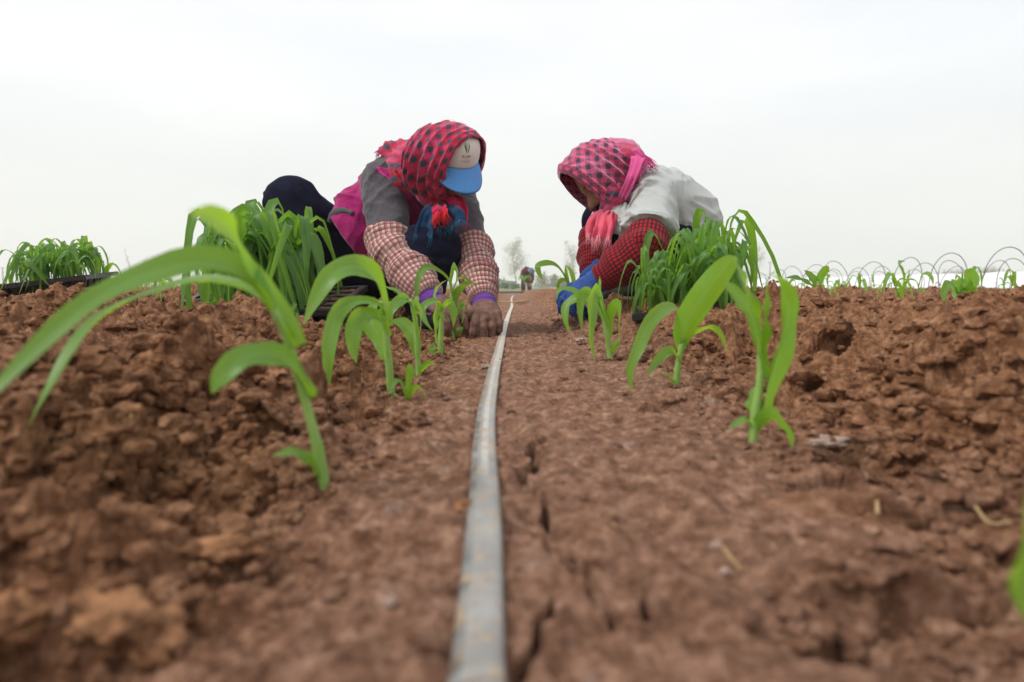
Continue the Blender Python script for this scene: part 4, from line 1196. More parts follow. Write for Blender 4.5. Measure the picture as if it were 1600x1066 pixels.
def hood_obj(parent, C, f, u, s, mat, prof, knot, seed=0, thick=.003, fold_amp=.008, nfold=9.0):
    """prof: list of (pos along f, half width, half height up, half depth down, shift along u); knot: point the lower edges run to"""
    nq, nt_ = 110, 150
    prof = [tuple(p) for p in prof]
    Q = spline([V(p[0], p[1], p[2]) for p in prof], nq); Q2 = spline([V(p[3], p[4], 0) for p in prof], nq)
    vs, uv, fs = [], [], []
    L = 0
    for i in range(nq):
        if i: L += math.hypot((Q[i] - Q[i - 1]).x, max(abs((Q[i] - Q[i - 1]).y), abs((Q[i] - Q[i - 1]).z)))
        x, a, bu = Q[i]; bd, sh = Q2[i].x, Q2[i].y
        a, bu, bd = max(a, .002), max(bu, .002), max(bd, .002)
        t = i / (nq - 1)
        for j in range(nt_):
            th = 2 * math.pi * j / nt_
            cs, sn = math.cos(th), math.sin(th)
            bb = bu if sn > 0 else bd
            # pointed below, round above
            rad_x = a * (abs(cs) ** (1.0 if sn > 0 else 0.85)) * (1 if cs > 0 else -1)
            p = C + f * x + s * rad_x + u * (bb * sn + sh)
            low = min(1.0, max(0.0, 0.80 - 0.62 * sn)) * (0.35 + 0.65 * min(1, t * 2.2))
            # gathers: grow towards the knot, die out over the crown
            fo = ((1 - abs(math.sin((t * nfold + .35 * nz3(Vector((cs * 1.3, sn * 1.3, t * 3 + seed)))) * 3.1416))) ** 1.3 * 1.7 - .6) * fold_amp * low * math.sin(math.pi * min(1, t * 1.0 + .04)) * (1 + .8 * nz3(Vector((cs * 2.2, sn * 2.2, seed + t * 9))))
            fo += nz3(Vector((cs * 2 + seed, sn * 2, t * 5))) * .006 + nz3(Vector((cs * 5 + seed, sn * 5, t * 14))) * .0022
            out = (s * rad_x + u * bb * sn)
            out = out.normalized() if out.length > 1e-6 else u
            k = max(0.0, (-sn - .35) / .65) ** 1.3 * math.sin(math.pi * min(1, .25 + t * .75)) * .85
            p = p + out * fo
            p = p.lerp(knot + f * (x * .12) + s * rad_x * .28, k * .75)
            vs.append(p); uv.append((th * .115, L * 1.0))
    for i in range(nq - 1):
        for j in range(nt_):
            j2 = (j + 1) % nt_
            fs.append((i * nt_ + j, (i + 1) * nt_ + j, (i + 1) * nt_ + j2, i * nt_ + j2))
    uv_period[0] = 2 * math.pi * .115
    o = mesh_obj('headscarf', vs, fs, mat, parent, True, uv=uv)
    uv_period[0] = 0
    md = o.modifiers.new('thick', 'SOLIDIFY'); md.thickness = thick; md.offset = 0
    return o
def cloth_strip(parent, name, path, w0, w1, side, mat, seed=0, n=26, m=13, fold=.5, thick=.0025, uvs=1.0, nf=2.0):
    """a hanging end of cloth: gathered at the knot, opening to its width"""
    P = spline(path, n); S = Vector(side).normalized()
    vs, uv, fs = [], [], []
    L = 0
    for i, p in enumerate(P):
        T = (P[min(i + 1, n - 1)] - P[max(i - 1, 0)]).normalized()
        if i: L += (p - P[i - 1]).length
        W = (S - T * S.dot(T)).normalized(); Nn = W.cross(T)
        t = i / (n - 1); w = w0 + (w1 - w0) * (t ** .7)
        for k in range(m):
            q = -1 + 2 * k / (m - 1)
            z = math.sin(q * 3.14 * nf + seed + t * 1.2) * w * fold * (.35 + .3 * t) + nz3(Vector((q * 2, t * 4, seed))) * .008
            vs.append(p + W * q * w + Nn * z); uv.append((q * (w1 * 1.4), L * uvs))
    for i in range(n - 1):
        for k in range(m - 1): fs.append((i * m + k, i * m + k + 1, (i + 1) * m + k + 1, (i + 1) * m + k))
    o = mesh_obj(name, vs, fs, mat, parent, True, uv=uv)
    md = o.modifiers.new('thick', 'SOLIDIFY'); md.thickness = thick; md.offset = 0
    edge = [Vector(v) for v in vs[-m:]]
    return o, edge, (P[-1] - P[-3]).normalized()
def fringe(parent, edge, down, length, mat, seed, per=5, r=.0011):
    rn = random.Random(seed); mb = MB()
    for k in range(len(edge) - 1):
        for q in range(per):
            a = edge[k].lerp(edge[k + 1], (q + rn.random()) / per)
            d = (Vector(down) * .55 + V(0, 0, -1) * .6 + V(rn.gauss(0, .22), rn.gauss(0, .22), 0)).normalized()
            L = length * rn.uniform(.6, 1.2)
            b = a + d * L * .5 + V(rn.gauss(0, .003), rn.gauss(0, .003), 0); c = a + d * L + V(rn.gauss(0, .005), rn.gauss(0, .005), 0) - V(0, 0, L * .1)
            mb.tube([a - d * .004, b, c], [r, r * .9, r * .4], 4)
    return mb.build('fringe', mat, parent)

M_NAVY, _, _, _ = fabric('navy_trousers', (0.010, 0.012, 0.026), 0.75, .2, .45, 12, .12)
M_SHOE = simple('shoe_cloth', (0.02, 0.02, 0.022), 0.7, 0.3, .4, 40)
M_SOLE = simple('shoe_sole', (0.20, 0.16, 0.10), 0.8, 0.2, .3, 60)
def shoe(parent, heel, toe, k=1.0):
    d = (toe - heel).normalized(); up = (V(0, 0, 1) - d * d.z).normalized(); s = d.cross(up); A = (s, d, up); L = (toe - heel).length
    def f(P):
        o = d_ell(P, heel + d * L * .30 + up * .038, (.038 * k, L * .36, .044 * k), A)
        o = smin(o, d_ell(P, heel + d * L * .70 + up * .026, (.043 * k, L * .34, .032 * k), A), .03)
        o = smin(o, d_cone(P, heel + d * L * .22 + up * .05, heel + d * L * .2 + up * .085, .038 * k, .040 * k), .02)
        return smax(o, -d_plane(P, heel + up * .010, up), .006)
    o = solid('shoe', f, [heel, toe, heel + up * .11], .06, .006, M_SHOE, parent)
    def g(P):
        q = d_ell(P, heel + d * L * .28 + up * .004, (.041 * k, L * .33, .05), A)
        q = smin(q, d_ell(P, heel + d * L * .70 + up * .004, (.047 * k, L * .33, .05), A), .03)
        return smax(smax(q, d_plane(P, heel + up * .016, up), .003), -d_plane(P, heel - up * .006, up), .003)
    solid('sole', g, [heel, toe, heel + up * .03], .06, .006, M_SOLE, o)
    return o

def squat_body(root, J, hands, dark_hair=True):
    """one continuous skin surface from head to hands and feet"""
    def f(P):
        d = head_sdf(P, J['head'], J['hf'], J['hu'], J['hs'])
        d = smin(d, d_cone(P, J['neck'], J['head'] - J['hu'] * .06 - J['hf'] * .015, .052, .050), .03)
        t = chain(P, [J['pelvis'], J['waist'], J['chest'], J['neck']], [.105, .095, .105, .055], .05)
        for a, b in (('sr', 'sl'), ('hr', 'hl')): t = smin(t, d_cone(P, J[a], J[b], .05 if a == 'sr' else .085, .05 if a == 'sr' else .085), .05)
        d = smin(d, t, .03)
        for q in 'rl':
            d = smin(d, chain(P, [J['s' + q], J['e' + q], J['w' + q]], [.046, .038, .026], .015), .02)
            d = smin(d, chain(P, [J['h' + q], J['k' + q], J['a' + q]], [.075, .052, .038], .015), .02)
            d = smin(d, d_cone(P, J['a' + q], J['a' + q] + J['foot' + q] * .12 - V(0, 0, .035), .033, .026), .02)
        for h in hands: d = smin(d, hand_sdf(P, *h[:6], infl=-.0015), .012)
        return d
    pts = [J[k] for k in ('head', 'pelvis', 'neck', 'sr', 'sl', 'er', 'el', 'kr', 'kl', 'ar', 'al', 'wr', 'wl')] + [h[0] + Vector(h[1]).normalized() * .15 for h in hands]
    hc, hf, hu, hs = J['head'], J['hf'], J['hu'], J['hs']
    def dark(vs):
        d = np.full(len(vs), 0.0)
        for sg in (-1, 1):
            c = hc + hs * .031 * sg + hf * .0835 - hu * .002
            d = np.maximum(d, np.clip(1.6 - np.linalg.norm(vs - np.array(c), axis=1) / .0045, 0, 1))
            e = hc + hs * .032 * sg + hf * .076 + hu * .021
            q = (vs - np.array(e)); q = np.sqrt((q @ np.array(hs) / .020) ** 2 + (q @ np.array(hu) / .0045) ** 2 + (q @ np.array(hf) / .02) ** 2)
            d = np.maximum(d, np.clip((1.3 - q) * 1.5, 0, .85))
        q = vs - np.array(hc - hf * .035 + hu * .03)
        back = np.clip(((q @ np.array(hu)) * .75 - (q @ np.array(hf)) * .9 - .025) / .012, 0, 1) * (np.linalg.norm(q, axis=1) < .13)
        return np.maximum(d, back * .95)
    return solid('body', f, pts, .15, .0075, M_SKIN, root, attrs={'dark': dark})

# =============================================================== the worker on the left, pink and grey fleece, cap under the scarf
def worker_left():
    J = {}
    J['hr'], J['hl'] = V(-.60, 2.68, .235), V(-.42, 2.57, .225); J['pelvis'] = V(-.515, 2.63, .255)
    J['kr'] = pix(455, 315, 2.50); J['kl'] = pix(676, 390, 2.20)
    J['ar'] = V(-.74, 2.44, .135); J['al'] = V(-.33, 2.47, .085)
    J['footr'] = V(.15, -1, 0).normalized(); J['footl'] = V(.25, -1, -.1).normalized()
    J['sr'] = pix(598, 284, 2.36); J['sl'] = pix(712, 300, 2.46)
    J['waist'] = V(-.47, 2.58, .375); J['chest'] = V(-.38, 2.47, .475); J['neck'] = pix(662, 268, 2.36)
    J['er'] = pix(611, 390, 2.20); J['el'] = pix(738, 386, 2.28)
    J['wr'] = pix(675, 470, 2.05); J['wl'] = pix(757, 474, 2.09)
    hf = V(.46, -.66, -.60).normalized(); hf, hu, _ = orth(hf, (-.10, 0, 1)); hs = hf.cross(hu)      # hs points to her right... image left
    J['head'] = pix(700, 252, 2.22); J['hf'], J['hu'], J['hs'] = hf, hu, hs
    gz = ground_z(J['pelvis'].x, J['pelvis'].y)
    root = empty('person', (J['pelvis'].x, J['pelvis'].y, gz), 'worker in pink and grey fleece with red checked headscarf and blue brimmed cap, crouching', 'person', 'workers planting seedlings')
    # hands: her right reaches to the seedling from the left, her left is on the soil by the tape, knuckles up
    rd, ru, rs = orth((.72, -.55, -.34), (.1, -.45, .85)); ld, lu, ls = orth((.12, -.80, -.38), (.12, -.40, .9))
    HR = (J['wr'], rd, ru, -rd.cross(ru), 1.0, (.42, .50, .56, .62)); HL = (J['wl'], ld, lu, ld.cross(lu), 1.0, (.52, .60, .64, .70), )
    squat_body(root, J, [HR, HL])
    # trousers
    def ftr(P):
        d = chain(P, [J['hr'], J['kr'], J['ar'] + V(0, 0, .01)], [.135, .088, .07], .035)
        d = smin(d, chain(P, [J['hl'], J['kl'], J['al'] + V(0, 0, .01)], [.110, .088, .066], .035), .02)
        d = smin(d, d_cone(P, J['hr'], J['hl'], .115, .115), .05)
        d = smin(d, d_cone(P, J['pelvis'], J['waist'], .12, .105), .04)
        for q in 'rl': d = smax(d, -d_plane(P, J['a' + q] - V(0, 0, .02), V(0, 0, 1)) * 1.0 if False else d, 0)
        return d
    f1 = folds((.35, .2, 1), 16, 4, 3.1)
    solid('trousers', ftr, [J[k] for k in ('hr', 'hl', 'kr', 'kl', 'ar', 'al', 'waist')], .15, .0075, M_NAVY2, root, wr=f1, amp=.012)
    for q in 'rl':
        a = J['a' + q]; g = ground_z(a.x, a.y); h = V(a.x, a.y, max(a.z - .09, g)) - J['foot' + q] * .05
        toe = h + J['foot' + q] * .235; toe.z = ground_z(toe.x, toe.y) + .004; shoe(root, h, toe)
    # jacket: torso plus the upper arms down to where the oversleeves begin; grey over shoulders and sleeves
    mr = J['sr'].lerp(J['er'], .96); ml = J['sl'].lerp(J['el'], 1.06)
    def torso(P):
        d = chain(P, [J['pelvis'] + V(.0, .0, .0), J['waist'], J['chest'], J['neck'] - V(0, 0, .035)], [.145, .145, .140, .085], .07)
        d = smin(d, d_cone(P, J['sr'] + V(.02, 0, -.01), J['sl'] + V(-.02, 0, -.01), .080, .076), .06)
        d = smin(d, d_ell(P, pix(566, 355, 2.46), (.115, .10, .15)), .06)
        return d
    def armR(P): return chain(P, [J['sr'], J['er']], [.078, .070], .02)
    def armL(P): return chain(P, [J['sl'], J['el'], J['el'].lerp(J['wl'], .2)], [.070, .060, .055], .02)
    def fj(P):
        a = smax(armR(P), d_plane(P, mr, J['er'] - J['sr']), .006); b = smax(armL(P), d_plane(P, ml, J['el'] - J['sl']), .006)
        t = smax(torso(P), -d_plane(P, J['pelvis'] + V(0, 0, -.085), V(0, 0, 1)), .012)
        t = smax(t, d_plane(P, pix(521, 345, 2.45), V(-.80, 0, -.58)), .012)
        t = smax(t, -d_cone(P, J['kl'] + V(0, .02, 0), J['hl'] + V(0, -.05, 0), .082, .07), .02)
        return smin(smin(t, a, .014), b, .014)
    f2 = folds((.3, .1, 1), 19, 5, 7.7); f3 = folds((.8, -.3, -.5), 14, 4, 1.7)
    def grey(vs):
        t = torso(vs); a = np.minimum(armR(vs), armL(vs))
        yoke = (d_plane(vs, pix(640, 272, 2.33), V(.25, -.15, 1)) * -1)
        g = np.minimum(a - t + .006, yoke)
        return np.clip(.5 - g / .02, 0, 1)
    solid('jacket', fj, [J[k] for k in ('pelvis', 'waist', 'chest', 'neck', 'sr', 'sl', 'er', 'el')], .17, .0052, M_FLEECE, root, wr=lambda p: f2(p) * .7 + f3(p) * .7, amp=.013, attrs={'grey': grey})
    # waistband with a grey pocket flap at the back hem
    fl = MB(); a, b, c = pix(517, 336, 2.50), pix(535, 331, 2.42), pix(552, 326, 2.38)
    fl.tube(spline([pix(516, 345, 2.46), pix(526, 334, 2.42), pix(540, 330, 2.385), pix(552, 334, 2.36)], 14), [.008 + .012 * math.sin(math.pi * min(1, (i + 1) / 11)) for i in range(14)], 10)
    fl.build('pocket_flap', M_GREYF, root)
    # oversleeves in small red check, elasticated at both ends
    for q, r0, r1, r2, sd in (('r', .080, .072, .050, 2.0), ('l', .060, .060, .045, 5.0)):
        S, E, Wp = J['s' + q], J['e' + q], J['w' + q]
        top = S.lerp(E, .84 if q == 'r' else .97); end = E.lerp(Wp, .93)
        def fo(P, S=S, E=E, Wp=Wp, top=top, end=end, r0=r0, r1=r1, r2=r2):
            d = chain(P, [top, E, E.lerp(Wp, .55), end], [r0 + .002, r1, (r1 + r2) * .55, r2], .03)
            d = smax(d, d_plane(P, top, top - E) - .006, .012)
            return smax(d, d_plane(P, end, end - E) - .004, .010)
        fz = folds((E - Wp).normalized(), 30, 6, sd)
        solid('oversleeve', fo, [top, E, Wp], .13, .006, M_PLAID_PALE, root, uvpts=[top, E, Wp], uvr=.07,
              wr=lambda p, a, t, fz=fz: fz(p) + .35 * math.sin(a * 75 + 2 * math.sin(t)), amp=.0100)
    # gloves: purple knitted cuff, earth-brown palm and fingers
    for H, q in ((HR, 'r'), (HL, 'l')):
        w, d = H[0], Vector(H[1])
        def fg(P, H=H): return smax(hand_sdf(P, *H, infl=.0028), -d_plane(P, H[0] - Vector(H[1]) * .012, H[1]), .004)
        go = solid('glove', fg, [w - d * .03, w + d * .19] + [p[-1] for p, r in hand_pts(*H)], .05, .0029, M_GLOVE, root, wr=lambda p: nz3(p * 60) + .5 * nz3(p * 150), amp=.0012,
                   attrs={'cuff': lambda vs, w=w, d=d: np.clip(.5 - ((vs - np.array(w)) @ np.array(d) - .035) / .012, 0, 1)})
        def fc(P, w=w, d=d): return smax(smax(d_cone(P, w - d * .055, w + d * .02, .038, .034), d_plane(P, w + d * .020, d), .004), -d_plane(P, w - d * .05, d), .004)
        solid('cuff', fc, [w - d * .05, w + d * .02], .05, .004, M_PURPLE, go, uvpts=[w - d * .06, w + d * .03], uvr=.03, wr=lambda p, a, t: math.sin(a * 900) + .5 * nz3(p * 30), amp=.0012)
    # cap: cloth crown over the brow, curved blue brim, sprout emblem and lettering
    C = J['head']
    cap = capmesh(root, C, hf, hu, hs)
    # headscarf
    prof = [(.083, .086, .095, .075, .030), (.078, .096, .110, .088, .022), (.060, .106, .122, .100, .014), (.030, .113, .128, .115, .008), (-.01, .117, .130, .125, .002), (-.055, .112, .122, .125, -.004),
            (-.095, .092, .098, .112, -.012), (-.125, .058, .060, .080, -.020), (-.138, .010, .012, .02, -.026)]
    knot = pix(684, 318, 2.22)
    h2 = (hf + V(.42, .16, .02)).normalized(); h2, u2, _ = orth(h2, hu); s2 = h2.cross(u2)
    hd = hood_obj(root, C + hf * .006 + V(-.012, 0, -.004), h2, u2, s2, M_SCARF_L, prof, knot, 1.3, nfold=9, fold_amp=.016)
    # cloth falling from the back of the head over neck and shoulder
    e0 = pix(622, 268, 2.30)
    nb = pix(628, 268, 2.36)
    def fneck(P):
        d = chain(P, [C - hf * .06 - hu * .03, pix(650, 268, 2.33), pix(640, 250, 2.40)], [.100, .088, .070], .04)
        d = smin(d, chain(P, [pix(655, 262, 2.27), pix(672, 300, 2.23), knot], [.058, .044, .032], .03), .03)
        d = smin(d, d_ell(P, pix(612, 237, 2.40), (.045, .05, .030)), .04)
        return d
    fk = folds((.75, .1, .55), 36, 5, 9.0)
    nck = solid('neck_drape', fneck, [C, knot, pix(605, 240, 2.42), pix(640, 268, 2.40)], .12, .006, M_SCARF_L, hd, wr=fk, amp=.013,
                uvfn=lambda vs: np.stack([(vs - np.array(C)) @ np.array(hs) + 1, (vs - np.array(C)) @ np.array(hu) * .9 - (vs - np.array(C)) @ np.array(hf) * .5 + 1], 1))
    _, ed, dn = cloth_strip(hd, 'corner', [pix(622, 232, 2.36), pix(606, 233, 2.37), pix(594, 234, 2.39)], .022, .012, (0, .6, .8), M_SCARF_L, 2, n=10, m=7)
    fringe(hd, ed, (-1, 0, .1), .022, M_FR_PINK, 3)
    _, ed, dn = cloth_strip(hd, 'corner', [pix(622, 244, 2.31), pix(626, 256, 2.26), pix(628, 268, 2.24)], .012, .022, (1, 0, .3), M_SCARF_L, 4, n=10, m=7)
    fringe(hd, ed, (.2, -.2, -1), .022, M_FR_RED, 4)
    # ends tied under the chin
    for path, w0, w1, mt, fr, sd, fl_, nfz in (
        ([knot, pix(674, 326, 2.15), pix(667, 346, 2.13), pix(663, 368, 2.12)], .016, .030, M_SCARF_TEAL, M_FR_TEAL, 1, .034, .8),
        ([knot, pix(686, 325, 2.12), pix(688, 334, 2.10)], .018, .026, M_SCARF_RED, M_FR_RED, 5, .034, 1.5),
        ([knot + V(.02, 0, 0), pix(700, 330, 2.13), pix(708, 342, 2.11), pix(707, 350, 2.10)], .018, .046, M_SCARF_TEAL, M_FR_TEAL, 8, .032, 1.0),
        ([pix(700, 305, 2.20), pix(713, 315, 2.17), pix(719, 332, 2.15), pix(719, 345, 2.14)], .020, .026, M_SCARF_RED, M_FR_RED, 11, .030, 1.5)):
        _, ed, dn = cloth_strip(hd, 'scarf_end', path, w0, w1, (1, -.15, .1), mt, sd, nf=nfz)
        fringe(hd, ed, dn, fl_, fr, sd)
    return root

def capmesh(root, C, f, u, s):
    L = lambda a, b, c: C + s * a + f * b + u * c
    base_u = .028
    tiltu = (u * .97 + f * .10).normalized()
    def crown(th, ph):        # th round (0 = front), ph 0 at the band .. 1 at the top
        a = .088; bf = .108; h = .092
        r = math.cos(ph * math.pi / 2) ** .50
        q = C + s * (math.sin(th) * a * r) + f * (math.cos(th) * bf * r - .010) + tiltu * (base_u + h * math.sin(ph * math.pi / 2))
        return q + (q - C).normalized() * (.0012 * math.cos(th * 6) + nz3(q * 18) * .0015)
    vs, fs, uv = [], [], []
    n1, n2 = 72, 20
    for i in range(n2 + 1):
        for j in range(n1):
            th = 2 * math.pi * j / n1; p = crown(th, i / n2 * .985)
            vs.append(p); uv.append((th / 6.283, i / n2))
    for i in range(n2):
        for j in range(n1):
            j2 = (j + 1) % n1; fs.append((i * n1 + j, i * n1 + j2, (i + 1) * n1 + j2, (i + 1) * n1 + j))
    fs.append(tuple(n2 * n1 + j for j in range(n1)))
    uv_period[0] = 1.0
    cap = mesh_obj('cap', vs, fs, M_CAPW, root, True, uv=uv); uv_period[0] = 0
    md = cap.modifiers.new('thick', 'SOLIDIFY'); md.thickness = .002; md.offset = -1
    # brim: springs from the front of the band, dips and curves down at the sides
    vs, fs = [], []
    m1, m2 = 41, 13
    for i in range(m1):
        q = -1 + 2 * i / (m1 - 1); th = q * 1.08
        p0 = crown(th, 0.0)
        reach = .078 * (1 - abs(q) ** 2.6) ** .7 + .001
        for j in range(m2):
            t = j / (m2 - 1)
            d = f * .80 - u * .60
            p = p0 + d * (reach * t) + s * (math.sin(th) * .012 * t) - u * (abs(q) ** 2 * .016 * t) - u * .001
            vs.append(p)
    for i in range(m1 - 1):
        for j in range(m2 - 1): fs.append((i * m2 + j, i * m2 + j + 1, (i + 1) * m2 + j + 1, (i + 1) * m2 + j))
    br = mesh_obj('brim', vs, fs, M_CAPB, cap)
    md = br.modifiers.new('thick', 'SOLIDIFY'); md.thickness = .003; md.offset = 0
    sm = MB()
    for th in (-.95, .95, 0.0):
        sm.tube([crown(th, .04 + .9 * i / 14) + (crown(th, .04 + .9 * i / 14) - C).normalized() * .0004 for i in range(15)], .0008, 5) if th else None
    sm.tube([crown(-1.5 + 3.0 * i / 30, .035) + (crown(-1.5 + 3.0 * i / 30, .035) - C).normalized() * .0006 for i in range(31)], .0011, 5)
    sm.build('seam', M_SEAM, cap)
    sm = MB()
    edge = [Vector(vs[i * m2 + m2 - 1]) for i in range(m1)]
    sm.tube(edge, .0021, 6); sm.build('binding', M_CAPE, br)
    # emblem and lettering lie on the front panel, raised a hair above the cloth
    hup = (crown(0, .55) - crown(0, .12)); hup_l = hup.length; 
    def on_cap(x, y):          # x to the viewer's right, y up, metres, from the front panel's lower middle
        th = x / .100; ph = .10 + y / .105
        p = crown(th, ph); nrm = (crown(th + .01, ph) - p).cross(crown(th, ph + .01) - p).normalized()
        if nrm.dot(p - C) < 0: nrm = -nrm
        return p + nrm * .0020
    sgn = 1 if s.dot(V(1, 0, 0)) > 0 else -1
    def stroke(name, pts, ws, mat):
        P = spline([V(x, y, 0) for x, y in pts], 14); vs, fs = [], []
        for i, p in enumerate(P):
            T = (P[min(i + 1, 13)] - P[max(i - 1, 0)]).normalized(); n_ = V(-T.y, T.x, 0); w = np.interp(i / 13, np.linspace(0, 1, len(ws)), ws)
            for k in (-1, 1): q = p + n_ * w * k; vs.append(on_cap(q.x * sgn, q.y))
        for i in range(13): fs.append((2 * i, 2 * i + 1, 2 * i + 3, 2 * i + 2))
        return mesh_obj(name, vs, fs, mat, cap)
    ex, ey = .004, .028
    for pts, ws, mt in (([(-.003, 0), (-.0065, .010), (-.0095, .019), (-.0055, .029)], [.0006, .0018, .0026, .0004], M_EMB_D),
                        ([(.003, 0), (.0075, .010), (.0110, .018), (.0085, .027)], [.0006, .0018, .0026, .0004], M_EMB_D),
                        ([(-.004, 0), (-.0035, .010), (-.0035, .020), (-.0030, .026)], [.0008, .0016, .0014, .0004], M_EMB_G),
                        ([(.002, 0), (.0020, .010), (.0030, .020), (.0055, .026)], [.0008, .0018, .0018, .0004], M_EMB_Y),
                        ([(-.006, -.001), (-.002, .004), (.0005, .012), (.0010, .024)], [.0004, .0012, .0014, .0004], M_EMB_Y)):
        stroke('emblem', [(x + ex, y + ey) for x, y in pts], ws, mt)
    for txt, size, y0, mt in (('JIN LA FENG', .0062, .0185, M_EMB_D), ('SEED  INDUSTRY', .0030, .0145, M_EMB_T), ('中 禾 种 业', .0066, .0060, M_EMB_T)):
        cu = bpy.data.curves.new('lettering', 'FONT'); cu.body = txt; cu.size = size; cu.align_x = 'CENTER'; cu.resolution_u = 2
        if txt.startswith('JIN'): cu.offset = .00018
        ob = bpy.data.objects.new('lettering', cu); COL.objects.link(ob)
        dg = bpy.context.evaluated_depsgraph_get(); me = bpy.data.meshes.new_from_object(ob.evaluated_get(dg))
        bpy.data.objects.remove(ob); bpy.data.curves.remove(cu)
        vs = [on_cap((v.co.x + ex - .001) * sgn, v.co.y + y0) for v in me.vertices]; fs = [list(p.vertices) for p in me.polygons]
        bpy.data.meshes.remove(me)
        if vs: mesh_obj('lettering', vs, fs, mt, cap, False)
    return cap

# materials of the two workers
def fleece_mat():
    m, nt, b = newmat('fleece', 0.95, 0.1)
    at = N(nt, 'ShaderNodeAttribute'); at.attribute_name = 'grey'
    g = N(nt, 'ShaderNodeNewGeometry').outputs['Position']
    n = noise_n(nt, g, 14, 5, .65)
    pk = ramp(nt, n, [(.3, (0.27, 0.012, 0.105)), (.7, (0.46, 0.028, 0.185))])
    gy = ramp(nt, n, [(.3, (0.062, 0.057, 0.066)), (.7, (0.115, 0.108, 0.122))])
    c = mixc(nt, ramp(nt, at.outputs['Fac'], [(.47, 0.0), (.53, 1.0)]), pk, gy)
    # lighter piping along the seam between the two cloths
    c = mixc(nt, ramp(nt, at.outputs['Fac'], [(.34, 0.0), (.38, .7), (.43, .7), (.47, 0.0)]), c, (0.62, 0.08, 0.34))
    nt.links.new(c, b.inputs['Base Color'])
    b.inputs['Sheen Weight'].default_value = .35; b.inputs['Sheen Roughness'].default_value = .4
    bump_n(nt, b, noise_n(nt, g, 300, 4, .7), .45, .003)
    return m
M_FLEECE = fleece_mat()
M_GREYF, _, _, _ = fabric('grey_fleece', (0.085, 0.08, 0.09))
def trousers_mat():
    m, nt, b = newmat('dusty_navy', 0.85, 0.06)
    g = N(nt, 'ShaderNodeNewGeometry').outputs['Position']
    c = ramp(nt, noise_n(nt, g, 10, 4), [(.3, (0.006, 0.0068, 0.018)), (.7, (0.014, 0.0155, 0.036))])
    c = mixc(nt, ramp(nt, noise_n(nt, g, 13, 5, .7), [(.60, 0.0), (.74, .35)]), c, (0.17, 0.10, 0.065))
    nt.links.new(c, b.inputs['Base Color']); b.inputs['Sheen Weight'].default_value = .0
    bump_n(nt, b, noise_n(nt, g, 300, 3), .2, .002)
    return m
M_NAVY2 = trousers_mat()
M_PLAID_PALE = plaid_mat('small_check', (0.60, 0.50, 0.44), [(0, .0165, .52, 0, (0.40, 0.05, 0.06), .62), (1, .0165, .52, 0, (0.40, 0.05, 0.06), .62), (0, .0165, .14, .62, (0.05, 0.06, 0.06), .75), (1, .0165, .14, .62, (0.05, 0.06, 0.06), .75)])
M_PLAID_RED = plaid_mat('red_check', (0.36, 0.012, 0.020), [(0, .0125, .40, 0, (0.018, 0.012, 0.016), .88), (1, .0145, .34, 0, (0.03, 0.012, 0.016), .80)])
M_SCARF_L = scarf_mat('scarf_check', (0.58, 0.022, 0.060), (0.70, 0.09, 0.22), (0.060, 0.085, 0.130), .042)
M_SCARF_R = scarf_mat('scarf_check_pink', (0.64, 0.045, 0.12), (0.76, 0.22, 0.40), (0.085, 0.085, 0.15), .039, 1.0)
M_SCARF_RED, _, _, _ = fabric('scarf_red', (0.50, 0.012, 0.07)); M_SCARF_TEAL, _, _, _ = fabric('scarf_teal', (0.007, 0.038, 0.095)); M_SCARF_PINK, _, _, _ = fabric('scarf_pink', (0.66, 0.10, 0.16))
M_FR_RED, _, _, _ = fabric('fringe_red', (0.70, 0.025, 0.03)); M_FR_PINK, _, _, _ = fabric('fringe_pink', (0.74, 0.10, 0.34)); M_FR_TEAL, _, _, _ = fabric('fringe_teal', (0.012, 0.085, 0.16)); M_FR_PALE, _, _, _ = fabric('fringe_pale', (0.75, 0.25, 0.30))
M_CAPW, _, _, _ = fabric('cap_cloth', (0.74, 0.68, 0.64), .9, .2, .06); M_CAPB, _, _, _ = fabric('brim_cloth', (0.10, 0.30, 0.68), .75, .15, .08)
M_SEAM = simple('seam_thread', (0.42, 0.38, 0.36), .9); M_CAPE = simple('brim_edge', (0.03, 0.11, 0.32), .8)
M_EMB_D = simple('emblem_dark', (0.02, 0.05, 0.05), .7); M_EMB_G = simple('emblem_green', (0.08, 0.20, 0.06), .7); M_EMB_Y = simple('emblem_lime', (0.36, 0.44, 0.09), .7); M_EMB_T = simple('emblem_grey', (0.16, 0.15, 0.15), .7)
def glove_mat(name, palm, cuff):
    m, nt, b = newmat(name, 0.72, 0.25)
    at = N(nt, 'ShaderNodeAttribute'); at.attribute_name = 'cuff'
    g = N(nt, 'ShaderNodeNewGeometry').outputs['Position']
    c = ramp(nt, noise_n(nt, g, 45, 5, .65), [(.3, tuple(x * .55 for x in palm)), (.7, tuple(x * 1.25 for x in palm))])
    c = mixc(nt, at.outputs['Fac'], c, cuff)
    nt.links.new(c, b.inputs['Base Color']); bump_n(nt, b, noise_n(nt, g, 260, 3), .4, .002)
    return m
M_GLOVE = glove_mat('soiled_glove', (0.23, 0.125, 0.095), (0.15, 0.055, 0.24)); M_PURPLE, _, _, _ = fabric('purple_knit', (0.15, 0.045, 0.30))
M_GLOVE_B = glove_mat('blue_glove', (0.032, 0.085, 0.30), (0.032, 0.085, 0.30)); M_BLUEK, _, _, _ = fabric('blue_knit', (0.035, 0.10, 0.34))

